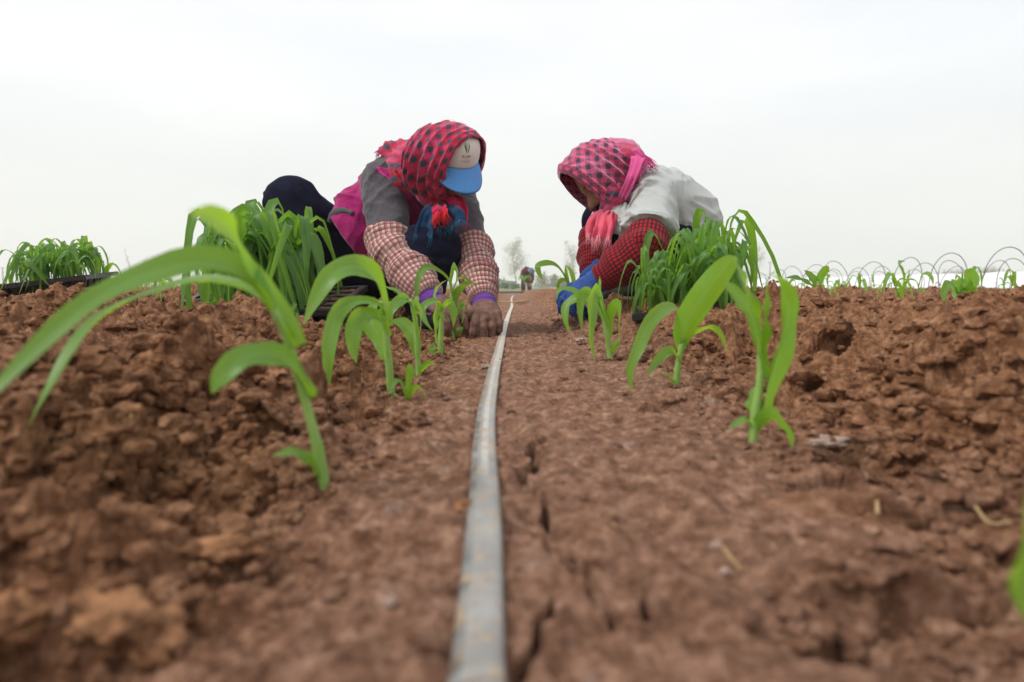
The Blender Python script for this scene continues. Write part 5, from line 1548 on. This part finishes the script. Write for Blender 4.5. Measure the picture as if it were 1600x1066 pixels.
# =============================================================== the worker on the right, pale grey jacket, red check oversleeves
def worker_right():
    J = {}
    J['hl'], J['hr'] = V(.60, 2.36, .255), V(.58, 2.54, .255); J['pelvis'] = V(.595, 2.45, .275)
    J['kl'] = V(.36, 2.27, .395); J['kr'] = V(.34, 2.52, .385)
    gf = ground_z(.52, 2.33)
    J['al'] = V(.53, 2.32, max(.165, gf + .07)); J['ar'] = V(.52, 2.52, max(.165, gf + .07))
    J['footl'] = V(-1, -.08, 0).normalized(); J['footr'] = V(-1, .05, 0).normalized()
    J['sl'] = pix(1023, 300, 2.22); J['sr'] = V(.395, 2.50, .445)
    J['waist'] = V(.585, 2.42, .370); J['chest'] = V(.49, 2.38, .425); J['neck'] = pix(985, 290, 2.33)
    J['el'] = pix(1009, 388, 2.04); J['er'] = pix(930, 372, 2.47)
    J['wl'] = pix(935, 438, 2.12); J['wr'] = pix(925, 432, 2.36)
    hf = V(-.64, -.16, -.75).normalized(); hf, hu, _ = orth(hf, (-.75, -.05, .66)); hs = hf.cross(hu)
    J['head'] = pix(943, 274, 2.26); J['hf'], J['hu'], J['hs'] = hf, hu, hs
    gz = ground_z(J['pelvis'].x, J['pelvis'].y)
    root = empty('person', (J['pelvis'].x, J['pelvis'].y, gz), 'worker in pale grey jacket, pink checked headscarf and red plaid sleeves, crouching over the row', 'person', 'workers planting seedlings')
    ld, lu, ls = orth((-.84, .10, -.45), (-.35, -.55, .75)); rd, ru, rs = orth((-.55, -.30, -.75), (-.6, .35, .6))
    HL = (J['wl'], ld, lu, ld.cross(lu), 1.0, (.35, .4, .45, .5)); HR = (J['wr'], rd, ru, -rd.cross(ru), 1.0, (.45, .5, .55, .6))
    squat_body(root, J, [HR, HL])
    def ftr(P):
        d = chain(P, [J['hl'], J['kl'], J['al'] + V(0, 0, .01)], [.105, .080, .068], .035)
        d = smin(d, chain(P, [J['hr'], J['kr'], J['ar'] + V(0, 0, .01)], [.105, .080, .068], .035), .02)
        d = smin(d, d_cone(P, J['hr'], J['hl'], .11, .11), .05)
        return smin(d, d_cone(P, J['pelvis'], J['waist'], .11, .10), .04)
    solid('trousers', ftr, [J[k] for k in ('hr', 'hl', 'kr', 'kl', 'ar', 'al', 'waist')], .15, .008, M_NAVY2, root, wr=folds((.9, .1, .5), 18, 4, 4.1), amp=.006)
    for q in 'lr':
        a = J['a' + q]; h = a - J['foot' + q] * .04; h.z = ground_z(h.x, h.y) + .008
        toe = h + J['foot' + q] * .24; toe.z = ground_z(toe.x, toe.y) + .012; shoe(root, h, toe)
    # jacket: rounded back, sleeve ending in a wide hem above the oversleeve, loose front
    ml = J['sl'].lerp(J['el'], .80); mr_ = J['sr'].lerp(J['er'], .7)
    def torso(P):
        d = chain(P, [J['pelvis'] + V(.02, -.02, .01), J['waist'], J['chest'], J['neck'] - V(0, 0, .03)], [.135, .135, .130, .080], .07)
        d = smin(d, d_cone(P, J['sl'] + V(.02, .03, -.015), J['sr'] + V(.02, -.02, -.01), .078, .075), .06)
        # loose front edge hanging below the chest
        d = smin(d, d_ell(P, pix(972, 345, 2.27), (.040, .060, .085)), .03)
        return d
    def fj(P):
        a = smax(chain(P, [J['sl'] + V(0, .01, -.005), J['el']], [.078, .094], .02), d_plane(P, ml, J['el'] - J['sl']), .004)
        b = smax(chain(P, [J['sr'], J['er']], [.075, .07], .02), d_plane(P, mr_, J['er'] - J['sr']), .004)
        t = smax(torso(P), -d_plane(P, pix(1060, 366, 2.25), V(-.10, -.2, 1)), .010)
        t = smax(t, -d_cone(P, J['kl'] + V(0, 0, -.02), J['hl'] + V(0, 0, -.02), .074, .09), .015)
        return smin(smin(t, a, .012), b, .012)
    armn = lambda P: chain(P, [J['sl'] + V(0, .01, -.005), J['el']], [.078, .094], .02)
    gro = lambda P: -.0035 * np.exp(-((armn(P) - torso(P)) / .0045) ** 2) + .004 * np.exp(-((d_plane(P, ml, J['el'] - J['sl']) + .018) / .004) ** 2) * (armn(P) < torso(P)) - .003 * np.exp(-(d_plane(P, J['chest'] + V(.05, 0, .0), V(.95, .1, -.25)) / .0035) ** 2) * (torso(P) < armn(P))
    fa = folds((.75, .2, .6), 20, 4.5, 2.7); fb = folds((.2, -.3, 1), 17, 4, 8.8)
    jk = solid('jacket', fj, [J[k] for k in ('pelvis', 'waist', 'chest', 'neck', 'sr', 'sl', 'er', 'el')], .17, .0052, M_JACKET, root, wr=lambda p: fa(p * .85) * 1.0 + fb(p * .8) * .6, amp=.018, groove=gro)
    # turned collar and the front flap with its press stud
    cloth_strip(jk, 'collar', [pix(997, 262, 2.30), pix(985, 285, 2.22), pix(972, 312, 2.19), pix(963, 332, 2.19)], .020, .028, (-.6, -.6, -.4), M_JACKET, 3, fold=.15)
    cloth_strip(jk, 'front_flap', [pix(968, 318, 2.17), pix(966, 338, 2.15), pix(975, 352, 2.13), pix(972, 368, 2.13)], .024, .030, (1, -.2, .3), M_JACKET, 6, fold=.2)
    mb = MB(); p = pix(969, 345, 2.115); mb.tube([p, p + V(0, -.003, .0)], [.0045, .0035], 12); mb.build('press_stud', M_STUD, jk)
    # seam lines of the sleeve head and yoke
    mb = MB()
    for pts in ([(985, 268), (1000, 272), (1015, 268), (1035, 278)],):
        pass
    # red oversleeves
    for q, r0, r1, r2, sd in (('l', .064, .064, .044, 3.0), ('r', .052, .050, .042, 6.0)):
        S, E, Wp = J['s' + q], J['e' + q], J['w' + q]
        top = S.lerp(E, .60); end = E.lerp(Wp, .95)
        def fo(P, S=S, E=E, Wp=Wp, top=top, end=end, r0=r0, r1=r1, r2=r2):
            d = chain(P, [top, E, E.lerp(Wp, .5), end], [r0, r1, (r1 + r2) * .53, r2], .04)
            d = smax(d, d_plane(P, top, top - E) - .006, .012)
            return smax(d, d_plane(P, end, end - E) - .004, .010)
        fz = folds((E - Wp).normalized(), 40, 5, sd)
        solid('oversleeve', fo, [top, E, Wp], .12, .0058, M_PLAID_RED, root, uvpts=[top, E, Wp], uvr=.07, wr=lambda p, a, t, fz=fz: fz(p) * .9 + .45 * math.sin(a * 95 + 2 * math.sin(t * 1.0)), amp=.0065)
    for H in (HL, HR):
        w, d = H[0], Vector(H[1])
        def fg(P, H=H): return smax(hand_sdf(P, *H, infl=.0035), -d_plane(P, H[0] - Vector(H[1]) * .012, H[1]), .004)
        go = solid('glove', fg, [w - d * .03, w + d * .19] + [p[-1] for p, r in hand_pts(*H)], .05, .0031, M_GLOVE_B, root, wr=lambda p: nz3(p * 60) + .5 * nz3(p * 140), amp=.0013, attrs={'cuff': lambda vs: np.zeros(len(vs))})
        def fc(P, w=w, d=d): return smax(smax(d_cone(P, w - d * .055, w + d * .025, .040, .037), d_plane(P, w + d * .025, d), .004), -d_plane(P, w - d * .05, d), .004)
        solid('cuff', fc, [w - d * .05, w + d * .03], .05, .004, M_BLUEK, go, uvpts=[w - d * .06, w + d * .03], uvr=.03, wr=lambda p, a, t: math.sin(a * 700) * .8 + nz3(p * 30), amp=.0016)
    C = J['head']; knot = pix(953, 328, 2.20)
    prof = [(.100, .078, .105, .100, .004), (.092, .092, .122, .108, .004), (.070, .103, .128, .110, .004), (.030, .112, .128, .112, .002), (-.010, .113, .122, .115, .0), (-.045, .104, .110, .110, -.004),
            (-.075, .080, .088, .095, -.008), (-.095, .048, .052, .062, -.012), (-.103, .010, .012, .02, -.014)]
    hd = hood_obj(root, C - hf * .005, hf, hu, hs, M_SCARF_R, prof, knot, 5.2, nfold=9.5, fold_amp=.017)
    def fneck(P):
        d = chain(P, [C - hf * .05 + hu * -.02, pix(965, 275, 2.28), J['neck'] + V(0, 0, .01)], [.098, .080, .062], .04)
        d = smin(d, chain(P, [pix(972, 268, 2.25), pix(962, 302, 2.20), knot], [.062, .045, .030], .03), .03)
        d = smin(d, d_ell(P, pix(980, 250, 2.31), (.030, .045, .024)), .03)
        return d
    solid('neck_drape', fneck, [C, knot, J['neck'], pix(995, 240, 2.33)], .12, .006, M_SCARF_R, hd, wr=folds((.8, .1, -.35), 44, 5, 6.0), amp=.009,
          uvfn=lambda vs: np.stack([(vs - np.array(C)) @ np.array(hs) + 1, (vs - np.array(C)) @ np.array(hu) * .6 - (vs - np.array(C)) @ np.array(hf) * .8 + 1], 1))
    _, ed, dn = cloth_strip(hd, 'corner', [pix(978, 240, 2.20), pix(996, 241, 2.18), pix(1014, 252, 2.19)], .030, .016, (.1, .45, .9), M_SCARF_PINK2, 2, n=12, m=9)
    fringe(hd, ed, (1, 0, -.1), .030, M_FR_PINK, 3)
    _, ed, dn = cloth_strip(hd, 'corner', [pix(998, 246, 2.14), pix(988, 276, 2.12), pix(972, 310, 2.13)], .022, .012, (.8, -.1, .4), M_SCARF_PINK2, 5, n=14, m=7)
    fringe(hd, [pix(1010, 252, 2.13), pix(1004, 262, 2.12), pix(998, 272, 2.115)], (.5, -.3, -.5), .016, M_FR_PINK, 9)
    for path, w0, w1, mt, fr, sd, fl_, nfz in (
        ([knot, pix(938, 335, 2.16), pix(929, 352, 2.14), pix(931, 366, 2.13)], .016, .030, M_SCARF_PINK, M_FR_PALE, 1, .036, 1.5),
        ([knot, pix(945, 338, 2.14), pix(944, 355, 2.11), pix(940, 372, 2.10)], .018, .030, M_SCARF_PINK, M_FR_PALE, 5, .040, 2.0),
        ([knot + V(.012, 0, 0), pix(956, 338, 2.15), pix(952, 352, 2.12), pix(946, 366, 2.11)], .014, .020, M_SCARF_RED2, M_FR_PALE, 8, .034, 1.5)):
        _, ed, dn = cloth_strip(hd, 'scarf_end', path, w0, w1, (1, -.2, .05), mt, sd, nf=nfz)
        fringe(hd, ed, dn, fl_, fr, sd)
    return root
M_JACKET, _jn, _jb, _ = fabric('grey_cotton', (0.46, 0.485, 0.47), .85, .2, .07, 10, .1)
M_STUD = simple('press_stud', (0.55, 0.55, 0.52), .3, .6)
M_SCARF_PINK2, _, _, _ = fabric('scarf_pink_edge', (0.70, 0.10, 0.30)); M_SCARF_RED2, _, _, _ = fabric('scarf_rose', (0.62, 0.035, 0.075))
worker_left()
worker_right()
# ------------------------------------------------------------------ far things
M_BARK = simple('bark', (0.26, 0.23, 0.19), 0.9, 0.1, .3, 3)
def spring_leaf(name, c1, c2):
    m, nt, b = newmat(name, 0.7, 0.2)
    g = N(nt, 'ShaderNodeNewGeometry').outputs['Position']
    c = ramp(nt, noise_n(nt, g, 1.2, 3), [(.3, c1), (.7, c2)])
    nt.links.new(c, b.inputs['Base Color'])
    tr = N(nt, 'ShaderNodeBsdfTranslucent'); nt.links.new(c, tr.inputs[0])
    ms_ = N(nt, 'ShaderNodeMixShader'); ms_.inputs[0].default_value = .35
    nt.links.new(b.outputs[0], ms_.inputs[1]); nt.links.new(tr.outputs[0], ms_.inputs[2]); nt.links.new(ms_.outputs[0], nt.nodes['Material Output'].inputs[0])
    return m
M_SPRING = spring_leaf('spring_leaves', (0.20, 0.24, 0.11), (0.32, 0.36, 0.18))
M_BUSH = spring_leaf('bush_leaves', (0.05, 0.15, 0.03), (0.12, 0.26, 0.06))
M_TWIG = simple('dry_twigs', (0.20, 0.16, 0.12), 0.9, 0.1, .3, 2)
FARZ = -0.12
def tree(u, d, vtop, wpx, label, leaves, seed, group=None, leaf_mat=None, low=.22, leafs=.085, name='tree', trunks=1):
    rn = random.Random(seed); sc = d / FPX
    top = pix(u, vtop, d).z; base = V((u - CU) * sc, d, FARZ); H = top - FARZ; W = wpx * sc / 2
    root = empty(name, base, label, 'tree' if name == 'tree' else 'bush', group)
    mb = MB(); tips = []
    def branch(p, dirv, L, r, lev):
        q = p; pts = [p]; dd = dirv.normalized()
        for i in range(3):
            dd = (dd + V(rn.gauss(0, .12), rn.gauss(0, .12), .06)).normalized(); q = q + dd * L / 3; pts.append(q)
        mb.tube(pts, [r * (1 - .22 * i) for i in range(4)], 5, cap=False)
        if lev == 0: tips.append(pts[-1]); tips.append(pts[2]); return
        for k in range(rn.choice((3, 4))):
            s = pts[rn.choice((1, 2, 3))]
            a = rn.uniform(0, 6.28); sp = rn.uniform(.35, .75)
            branch(s, dd + V(math.cos(a), math.sin(a), 0) * sp, L * rn.uniform(.55, .75), r * .5, lev - 1)
        tips.append(pts[-1])
    for t in range(trunks):
        P = [base + V(rn.gauss(0, .02 * H) * i, rn.gauss(0, .02 * H) * i, H * f) + V((t - (trunks - 1) / 2) * W * .5, 0, 0) for i, f in enumerate((0, .2, .45, .7, .97))]
        mb.tube(spline(P, 12), [max(.012, .016 * H * (1 - .085 * i)) for i in range(12)], 6)
        for k in range(15):
            f = low + (0.97 - low) * (k + rn.random()) / 15
            p = spline(P, 40)[min(39, int(f * 40))]; a = rn.uniform(0, 6.28)
            env = W * (1.0 - .55 * abs((f - low) / (1 - low) - .4) / .6)
            branch(p, V(math.cos(a), math.sin(a), rn.uniform(.55, 1.2)), env * rn.uniform(.5, .85), .006 * H * (1.1 - f), 2 if leaves else 2)
    mb.build('trunk', M_BARK, root)
    if leaves:
        lv = MB()
        for k in range(leaves):
            c = rn.choice(tips); s = leafs
            if rn.random() < .6:
                while True:
                    q = V(rn.uniform(-1, 1), rn.uniform(-1, 1), rn.uniform(-1, 1))
                    c2 = base + V(0, 0, H * (low + 1) / 2) + V(q.x * W, q.y * W, q.z * H * (1 - low) / 2)
                    if q.length < 1 and nz3(c2 * (1.6 / W) + V(seed, 0, 0)) > -.08: break
                c = c2
            s = s * rn.uniform(.5, 1.3)
            p = c + V(rn.gauss(0, .42), rn.gauss(0, .42), rn.gauss(-.15, .42)) * (W * .34)
            a = V(rn.gauss(0, 1), rn.gauss(0, 1), rn.gauss(0, 1)).normalized(); b_ = a.orthogonal().normalized()
            lv.add([p - a * s, p + b_ * s * .55, p + a * s, p - b_ * s * .55], [(0, 1, 2, 3)])
        lv.build('crown', leaf_mat or M_SPRING, root)
    return root
tree(806, 120, 377, 40, 'sparse spring tree just left of the distant bending worker, full oval crown', 3600, 1)
tree(893, 125, 379, 26, 'slim sparse tree left of the red sleeved worker, behind the raised leaf', 2300, 2)
tree(1174, 118, 382, 34, 'sparse tree right of the grey jacketed worker, its trunk bare', 1900, 3)
tree(1152, 122, 392, 14, 'thin bare sapling close beside the sparse tree on the right', 160, 4)
for k, (u, vt, w) in enumerate(((168, 386, 18), (203, 384, 14), (232, 398, 14), (250, 404, 10))):
    tree(u, 130, vt, w, 'faint bare tree far off behind the left seedlings', 0, 20 + k, 'faint bare trees on the left horizon')
for k, (u, vt, w, lf) in enumerate(((846, 430, 24, 900), (868, 432, 20, 800), (880, 436, 12, 400), (752, 440, 16, 300), (910, 438, 16, 400))):
    tree(u, 105, vt, w, 'small young tree low on the horizon past the end of the path', lf, 40 + k, 'small trees past the path', leafs=.13, low=.1)
for k, (u, vt, w, d) in enumerate(((776, 440, 24, 70), (789, 446, 14, 68), (806, 449, 14, 66))):
    tree(u, d, vt, w, ('green rounded bush left of the far grey shed', 'small green bush just before the far grey shed', 'tiny green bush behind the end of the drip tape')[k], 1500, 60 + k, leaf_mat=M_BUSH, low=.02, leafs=.07, name='bush', trunks=2)
def hedge(u0, u1, d, vtop, label, seed):
    rn = random.Random(seed); sc = d / FPX; mb = MB(); top = pix(800, vtop, d).z
    for k in range(1500):
        u = rn.uniform(u0, u1); x = (u - CU) * sc; y = d + rn.gauss(0, 1.0)
        hh = (top - FARZ) * (0.55 + .45 * nz3(V(x * .25, seed, 0)) + .25 * rn.random()) * min(1, (u - u0) / 40 + .2, (u1 - u) / 40 + .2)
        b = V(x, y, FARZ); t = b + V(rn.gauss(0, .35), rn.gauss(0, .35), hh)
        mb.tube([b, b.lerp(t, .5) + V(rn.gauss(0, .1), 0, 0), t], [.035, .025, .008], 3, cap=False)
    return tag(mb.build('hedge', M_TWIG, None), label, 'hedge', None, 'stuff')
hedge(1420, 1720, 95, 414, 'brown leafless thicket on the horizon behind the white film', 5)
hedge(1215, 1400, 110, 434, 'low brown scrub on the horizon left of the thicket', 6)
hedge(640, 960, 140, 440, 'far scrub along the horizon between the workers', 9)
hedge(-60, 330, 150, 440, 'far scrub along the left horizon', 10)

M_HOOP = simple('hoop_rod', (0.10, 0.085, 0.08), 0.6, 0.3, .3, 8)
def hoop(x, y, w, h, lean, label, rn):
    mb = MB(); z0 = float(macro(np.array([x]), np.array([y]))[0]) - .02; P = []
    for i in range(25):
        a = math.pi * i / 24
        t = math.sin(a) ** .85
        P.append(V(x + w / 2 * math.cos(a) * (1 + .05 * math.sin(a)) + lean[0] * t * h, y + lean[1] * t * h, z0 + h * t))
    mb.tube(P, .0062, 6)
    return tag(mb.build('tunnel_hoop', M_HOOP, None), label, 'hoop', 'bare tunnel hoops on the right')
rn = random.Random(3)
for xr, y0, n, sp in ((7.05, 8.6, 13, 1.22), (8.55, 10.4, 12, 1.3), (10.2, 13.0, 8, 1.5)):
    for k in range(n):
        w = .60 + rn.gauss(0, .04) 
        hoop(xr + rn.gauss(0, .05), y0 + sp * k + rn.gauss(0, .08), w, .60 + rn.gauss(0, .035), (rn.gauss(0, .06), rn.gauss(0, .15)), 'thin dark bare hoop of a low tunnel at the right of the field', rn)
M_FILM, _ft, _fb = newmat('white_film', 0.35, 0.5)
_g = N(_ft, 'ShaderNodeNewGeometry').outputs['Position']
_ft.links.new(ramp(_ft, noise_n(_ft, _g, 2.5, 4), [(.3, (.66, .68, .70)), (.7, (.84, .85, .86))]), _fb.inputs['Base Color'])
def film(x0, y0, y1, w, h, label):
    vs, fs = [], []; n, m = 80, 13
    for i in range(n):
        y = y0 * (y1 / y0) ** (i / (n - 1))
        for k in range(m):
            a = math.pi * k / (m - 1)
            s = 1 + .03 * math.sin(y * 5) + .05 * nz3(V(y * 1.5, k * .6, x0))
            vs.append(V(x0 + w / 2 * math.cos(a), y, FARZ - .02 + .1 + h * math.sin(a) * s))
    for i in range(n - 1):
        for k in range(m - 1): fs.append((i * m + k, i * m + k + 1, (i + 1) * m + k + 1, (i + 1) * m + k))
    fs.append(tuple(range(m - 1, -1, -1)))
    tag(mesh_obj('film_tunnel', vs, fs, M_FILM), label, 'plastic tunnel')
film(11.6, 10.5, 70, 1.1, .44, 'long low tunnel of white plastic film behind the bare hoops')
film(14.5, 14.0, 80, 1.3, .62, 'farther and taller white plastic film tunnel behind the nearer one')

# shed, pipe, tarp heap, posts at the end of the field
def shed():
    d = 92.0; sc = d / FPX; c = V((796 - CU) * sc, d, FARZ)
    root = empty('shed', c, 'low grey flat roofed shed on the horizon beyond the left worker', 'shed')
    mb = MB(); mb.box(c + V(0, 0, .45), (1.7, 1.4, .9)); mb.build('wall', simple('shed_wall', (.36, .33, .31), .9, .1, .15, 2), root, False)
    mb = MB(); mb.box(c + V(0, 0, .97), (2.1, 1.8, .12), Matrix.Rotation(R(4), 3, 'Y')); mb.build('roof', simple('shed_roof', (.22, .22, .24), .7, .2, .2, 2), root, False)
    mb = MB(); mb.box(c + V(.35, -.715, .36), (.5, .04, .72)); mb.build('door', simple('shed_door', (.16, .17, .2), .6, .3, .2, 2), root, False)
shed()
mb = MB(); z = float(macro(np.array([0.0]), np.array([16.5]))[0])
mb.tube([V(-.33, 16.5, z + .045), V(0, 16.48, z + .05), V(.30, 16.5, z + .045)], .028, 10)
tag(mb.build('irrigation_pipe', simple('pipe_plastic', (.14, .14, .15), .5, .4, .2, 5), None), 'dark irrigation pipe lying across the far end of the path', 'pipe')
def f_tarp(P):
    c = V((837 - CU) * 45 / FPX, 45, -.12)
    d = d_ell(P, c + V(0, 0, .06), (.19, .16, .17)); return smin(d, d_ell(P, c + V(.06, -.05, .03), (.17, .15, .12)), .06)
c = V((837 - CU) * 45 / FPX, 45, -.12)
o = solid('tarp_heap', f_tarp, [c], .32, .02, simple('turquoise_tarp', (.04, .32, .38), .5, .4, .2, 6), None, wr=lambda p: nz3(p * 14), amp=.012)
tag(o, 'turquoise tarpaulin heap on the ground right of the distant bending worker', 'tarpaulin')
M_POST = simple('concrete_post', (.34, .33, .32), .9, .1, .15, 4)
for u, d, vt, lab in ((8, 80, 418, 'thin grey post standing on the left horizon near the photo edge'), (1201, 75, 409, 'thin grey post on the horizon right of the sparse tree'), (1152, 90, 426, 'short grey post on the horizon beside the bare sapling')):
    b = V((u - CU) * d / FPX, d, FARZ); t = pix(u, vt, d)
    root = empty('utility_post', b, lab, 'post')
    mb = MB(); mb.tube([b, b.lerp(V(b.x, d, t.z), .5), V(b.x, d, t.z)], [.085, .07, .055], 8); mb.build('post', M_POST, root)
    mb = MB(); mb.box(V(b.x, d, t.z - .10), (.55, .06, .06)); mb.build('crossarm', M_POST, root, False)

# the third worker, far down the path, bending over the row with a green bundle
def worker_far():
    d = 28.0
    q = lambda u, v, dd=0: pix(u, v, d + dd)
    hipl, hipr = q(824.5, 431), q(819, 431); kl, kr = q(827, 445, -.1), q(817.5, 445, -.05); al, ar = q(828, 457, .05), q(817.5, 457, .05)
    chest = q(823, 423, -.40); neck = q(829, 422, -.62); head = q(830, 423.5, -.80)
    sl, sr = q(831.5, 426, -.50), q(817, 424, -.48); el, er = q(832.5, 436, -.62), q(815, 434, -.62); wl, wr_ = q(829.5, 444, -.80), q(820, 441, -.85)
    base = V(q(823, 457).x, d, FARZ)
    root = empty('person', base, 'distant worker in dark red clothes and blue grey hat, bending over past the path', 'person', 'workers planting seedlings')
    hf = V(.25, -.65, -.72).normalized(); hf, hu, _ = orth(hf, (0, 0, 1)); hs = hf.cross(hu)
    hands = [(wl, (0, -.2, -1), (.6, -.7, .3), (-.7, -.5, 0), 1.0, (.4, .5, .5, .6)), (wr_, (.2, -.2, -1), (-.6, -.7, .3), (.7, -.5, 0), 1.0, (.4, .5, .5, .6))]
    hands = [(h[0],) + orth(h[1], h[2])[:2] + (orth(h[1], h[2])[2] * (1 if orth(h[1], h[2])[2].dot(Vector(h[3])) > 0 else -1),) + h[4:] for h in hands]
    def fb(P):
        x = head_sdf(P, head, hf, hu, hs); x = smin(x, d_cone(P, head, neck, .05, .055), .03)
        x = smin(x, chain(P, [q(822, 431), chest, neck], [.11, .11, .06], .05), .03)
        for s_, e_, w_ in ((sl, el, wl), (sr, er, wr_)): x = smin(x, chain(P, [chest, s_, e_, w_], [.08, .05, .04, .03], .03), .02)
        for h_, k_, a_ in ((hipl, kl, al), (hipr, kr, ar)): x = smin(x, chain(P, [h_, k_, a_, a_ + V(0, -.14, -.05)], [.09, .06, .045, .035], .02), .02)
        for h in hands: x = smin(x, hand_sdf(P, *h), .01)
        return x
    allp = [head, neck, hipl, hipr, al, ar, el, er, wl, wr_]
    def dark(vs): return np.zeros(len(vs))
    solid('body', fb, allp, .2, .016, M_SKIN, root, attrs={'dark': dark})
    def ft(P):
        x = smin(chain(P, [hipl, kl, al], [.125, .09, .085], .03), chain(P, [hipr, kr, ar], [.125, .09, .085], .03), .03)
        return smin(x, d_cone(P, hipl, hipr, .13, .13), .05)
    solid('trousers', ft, [hipl, hipr, al, ar], .18, .02, M_BROWNT, root, wr=lambda p: nz3(p * 9), amp=.012)
    def fj(P):
        x = chain(P, [q(822, 429), chest, neck + V(0, .08, 0)], [.15, .155, .09], .06)
        for s_, e_, w_ in ((sl, el, wl), (sr, er, wr_)): x = smin(x, chain(P, [s_, e_, e_.lerp(w_, .7)], [.08, .07, .055], .02), .04)
        return x
    solid('jacket', fj, [chest, neck, sl, sr, el, er, wl, wr_, q(822, 431)], .2, .02, M_MAROON, root, wr=lambda p: nz3(p * 8), amp=.012)
    def fh(P):
        A = (hs, hf, hu)
        x = d_ell(P, head + hu * .045, (.105, .120, .085), A)
        return smin(smax(x, -d_plane(P, head + hu * .02, hu), .01), d_ell(P, head + hu * .022, (.16, .18, .012), A), .02)
    solid('hat', fh, [head], .22, .014, M_HATB, root)
    # bundle of seedlings in the right hand
    rn_ = random.Random(2); c_ = wr_ + V(-.02, -.10, -.02)
    b_root = empty('seedling_bundle', c_, 'green bundle of seedlings held by the distant worker', 'seedling bundle')
    st = MB(); lf = MB()
    for k in range(34):
        a = rn_.uniform(0, 6.28); dr = V(math.cos(a) * .55, math.sin(a) * .45, 1).normalized(); L = rn_.uniform(.16, .30)
        st.tube([c_ - dr * .08, c_ + dr * .06], [.004, .003], 5)
        vs, fs, uv = leaf_geo([c_ + dr * .05, c_ + dr * L, c_ + dr * L * 1.1 + V(math.cos(a) * .10, math.sin(a) * .1, -.03), c_ + dr * L * .95 + V(math.cos(a) * .16, math.sin(a) * .16, -.14)], .017, (rn_.uniform(-60, 60), 0), n=9, seed=k, tw=3)
        lf.add(vs, fs, uv)
    st.build('stems', M_STEM, b_root); lf.build('leaves', M_LEAF, b_root)
M_BROWNT, _, _, _ = fabric('brown_trousers', (.055, .032, .028)); M_MAROON, _, _, _ = fabric('maroon_jacket', (.10, .018, .028)); M_HATB, _, _, _ = fabric('hat_cloth', (.14, .17, .24))
worker_far()

# ------------------------------------------------------------------ the hazy spring air
mb = MB(); mb.box((0, 0, 10 - 1.6), (400, 400, 20 + .8))
m = bpy.data.materials.new('haze'); m.use_nodes = True; t_ = m.node_tree; t_.nodes.clear()
o_ = t_.nodes.new('ShaderNodeOutputMaterial'); v_ = t_.nodes.new('ShaderNodeVolumePrincipled')
v_.inputs['Density'].default_value = 0.0026; v_.inputs['Color'].default_value = (0.99, 0.995, 0.99, 1); v_.inputs['Anisotropy'].default_value = 0.2
t_.links.new(v_.outputs[0], o_.inputs['Volume'])
tag(mb.build('haze', m, None, False), 'pale spring haze filling the air over the whole field', None, None, 'stuff')
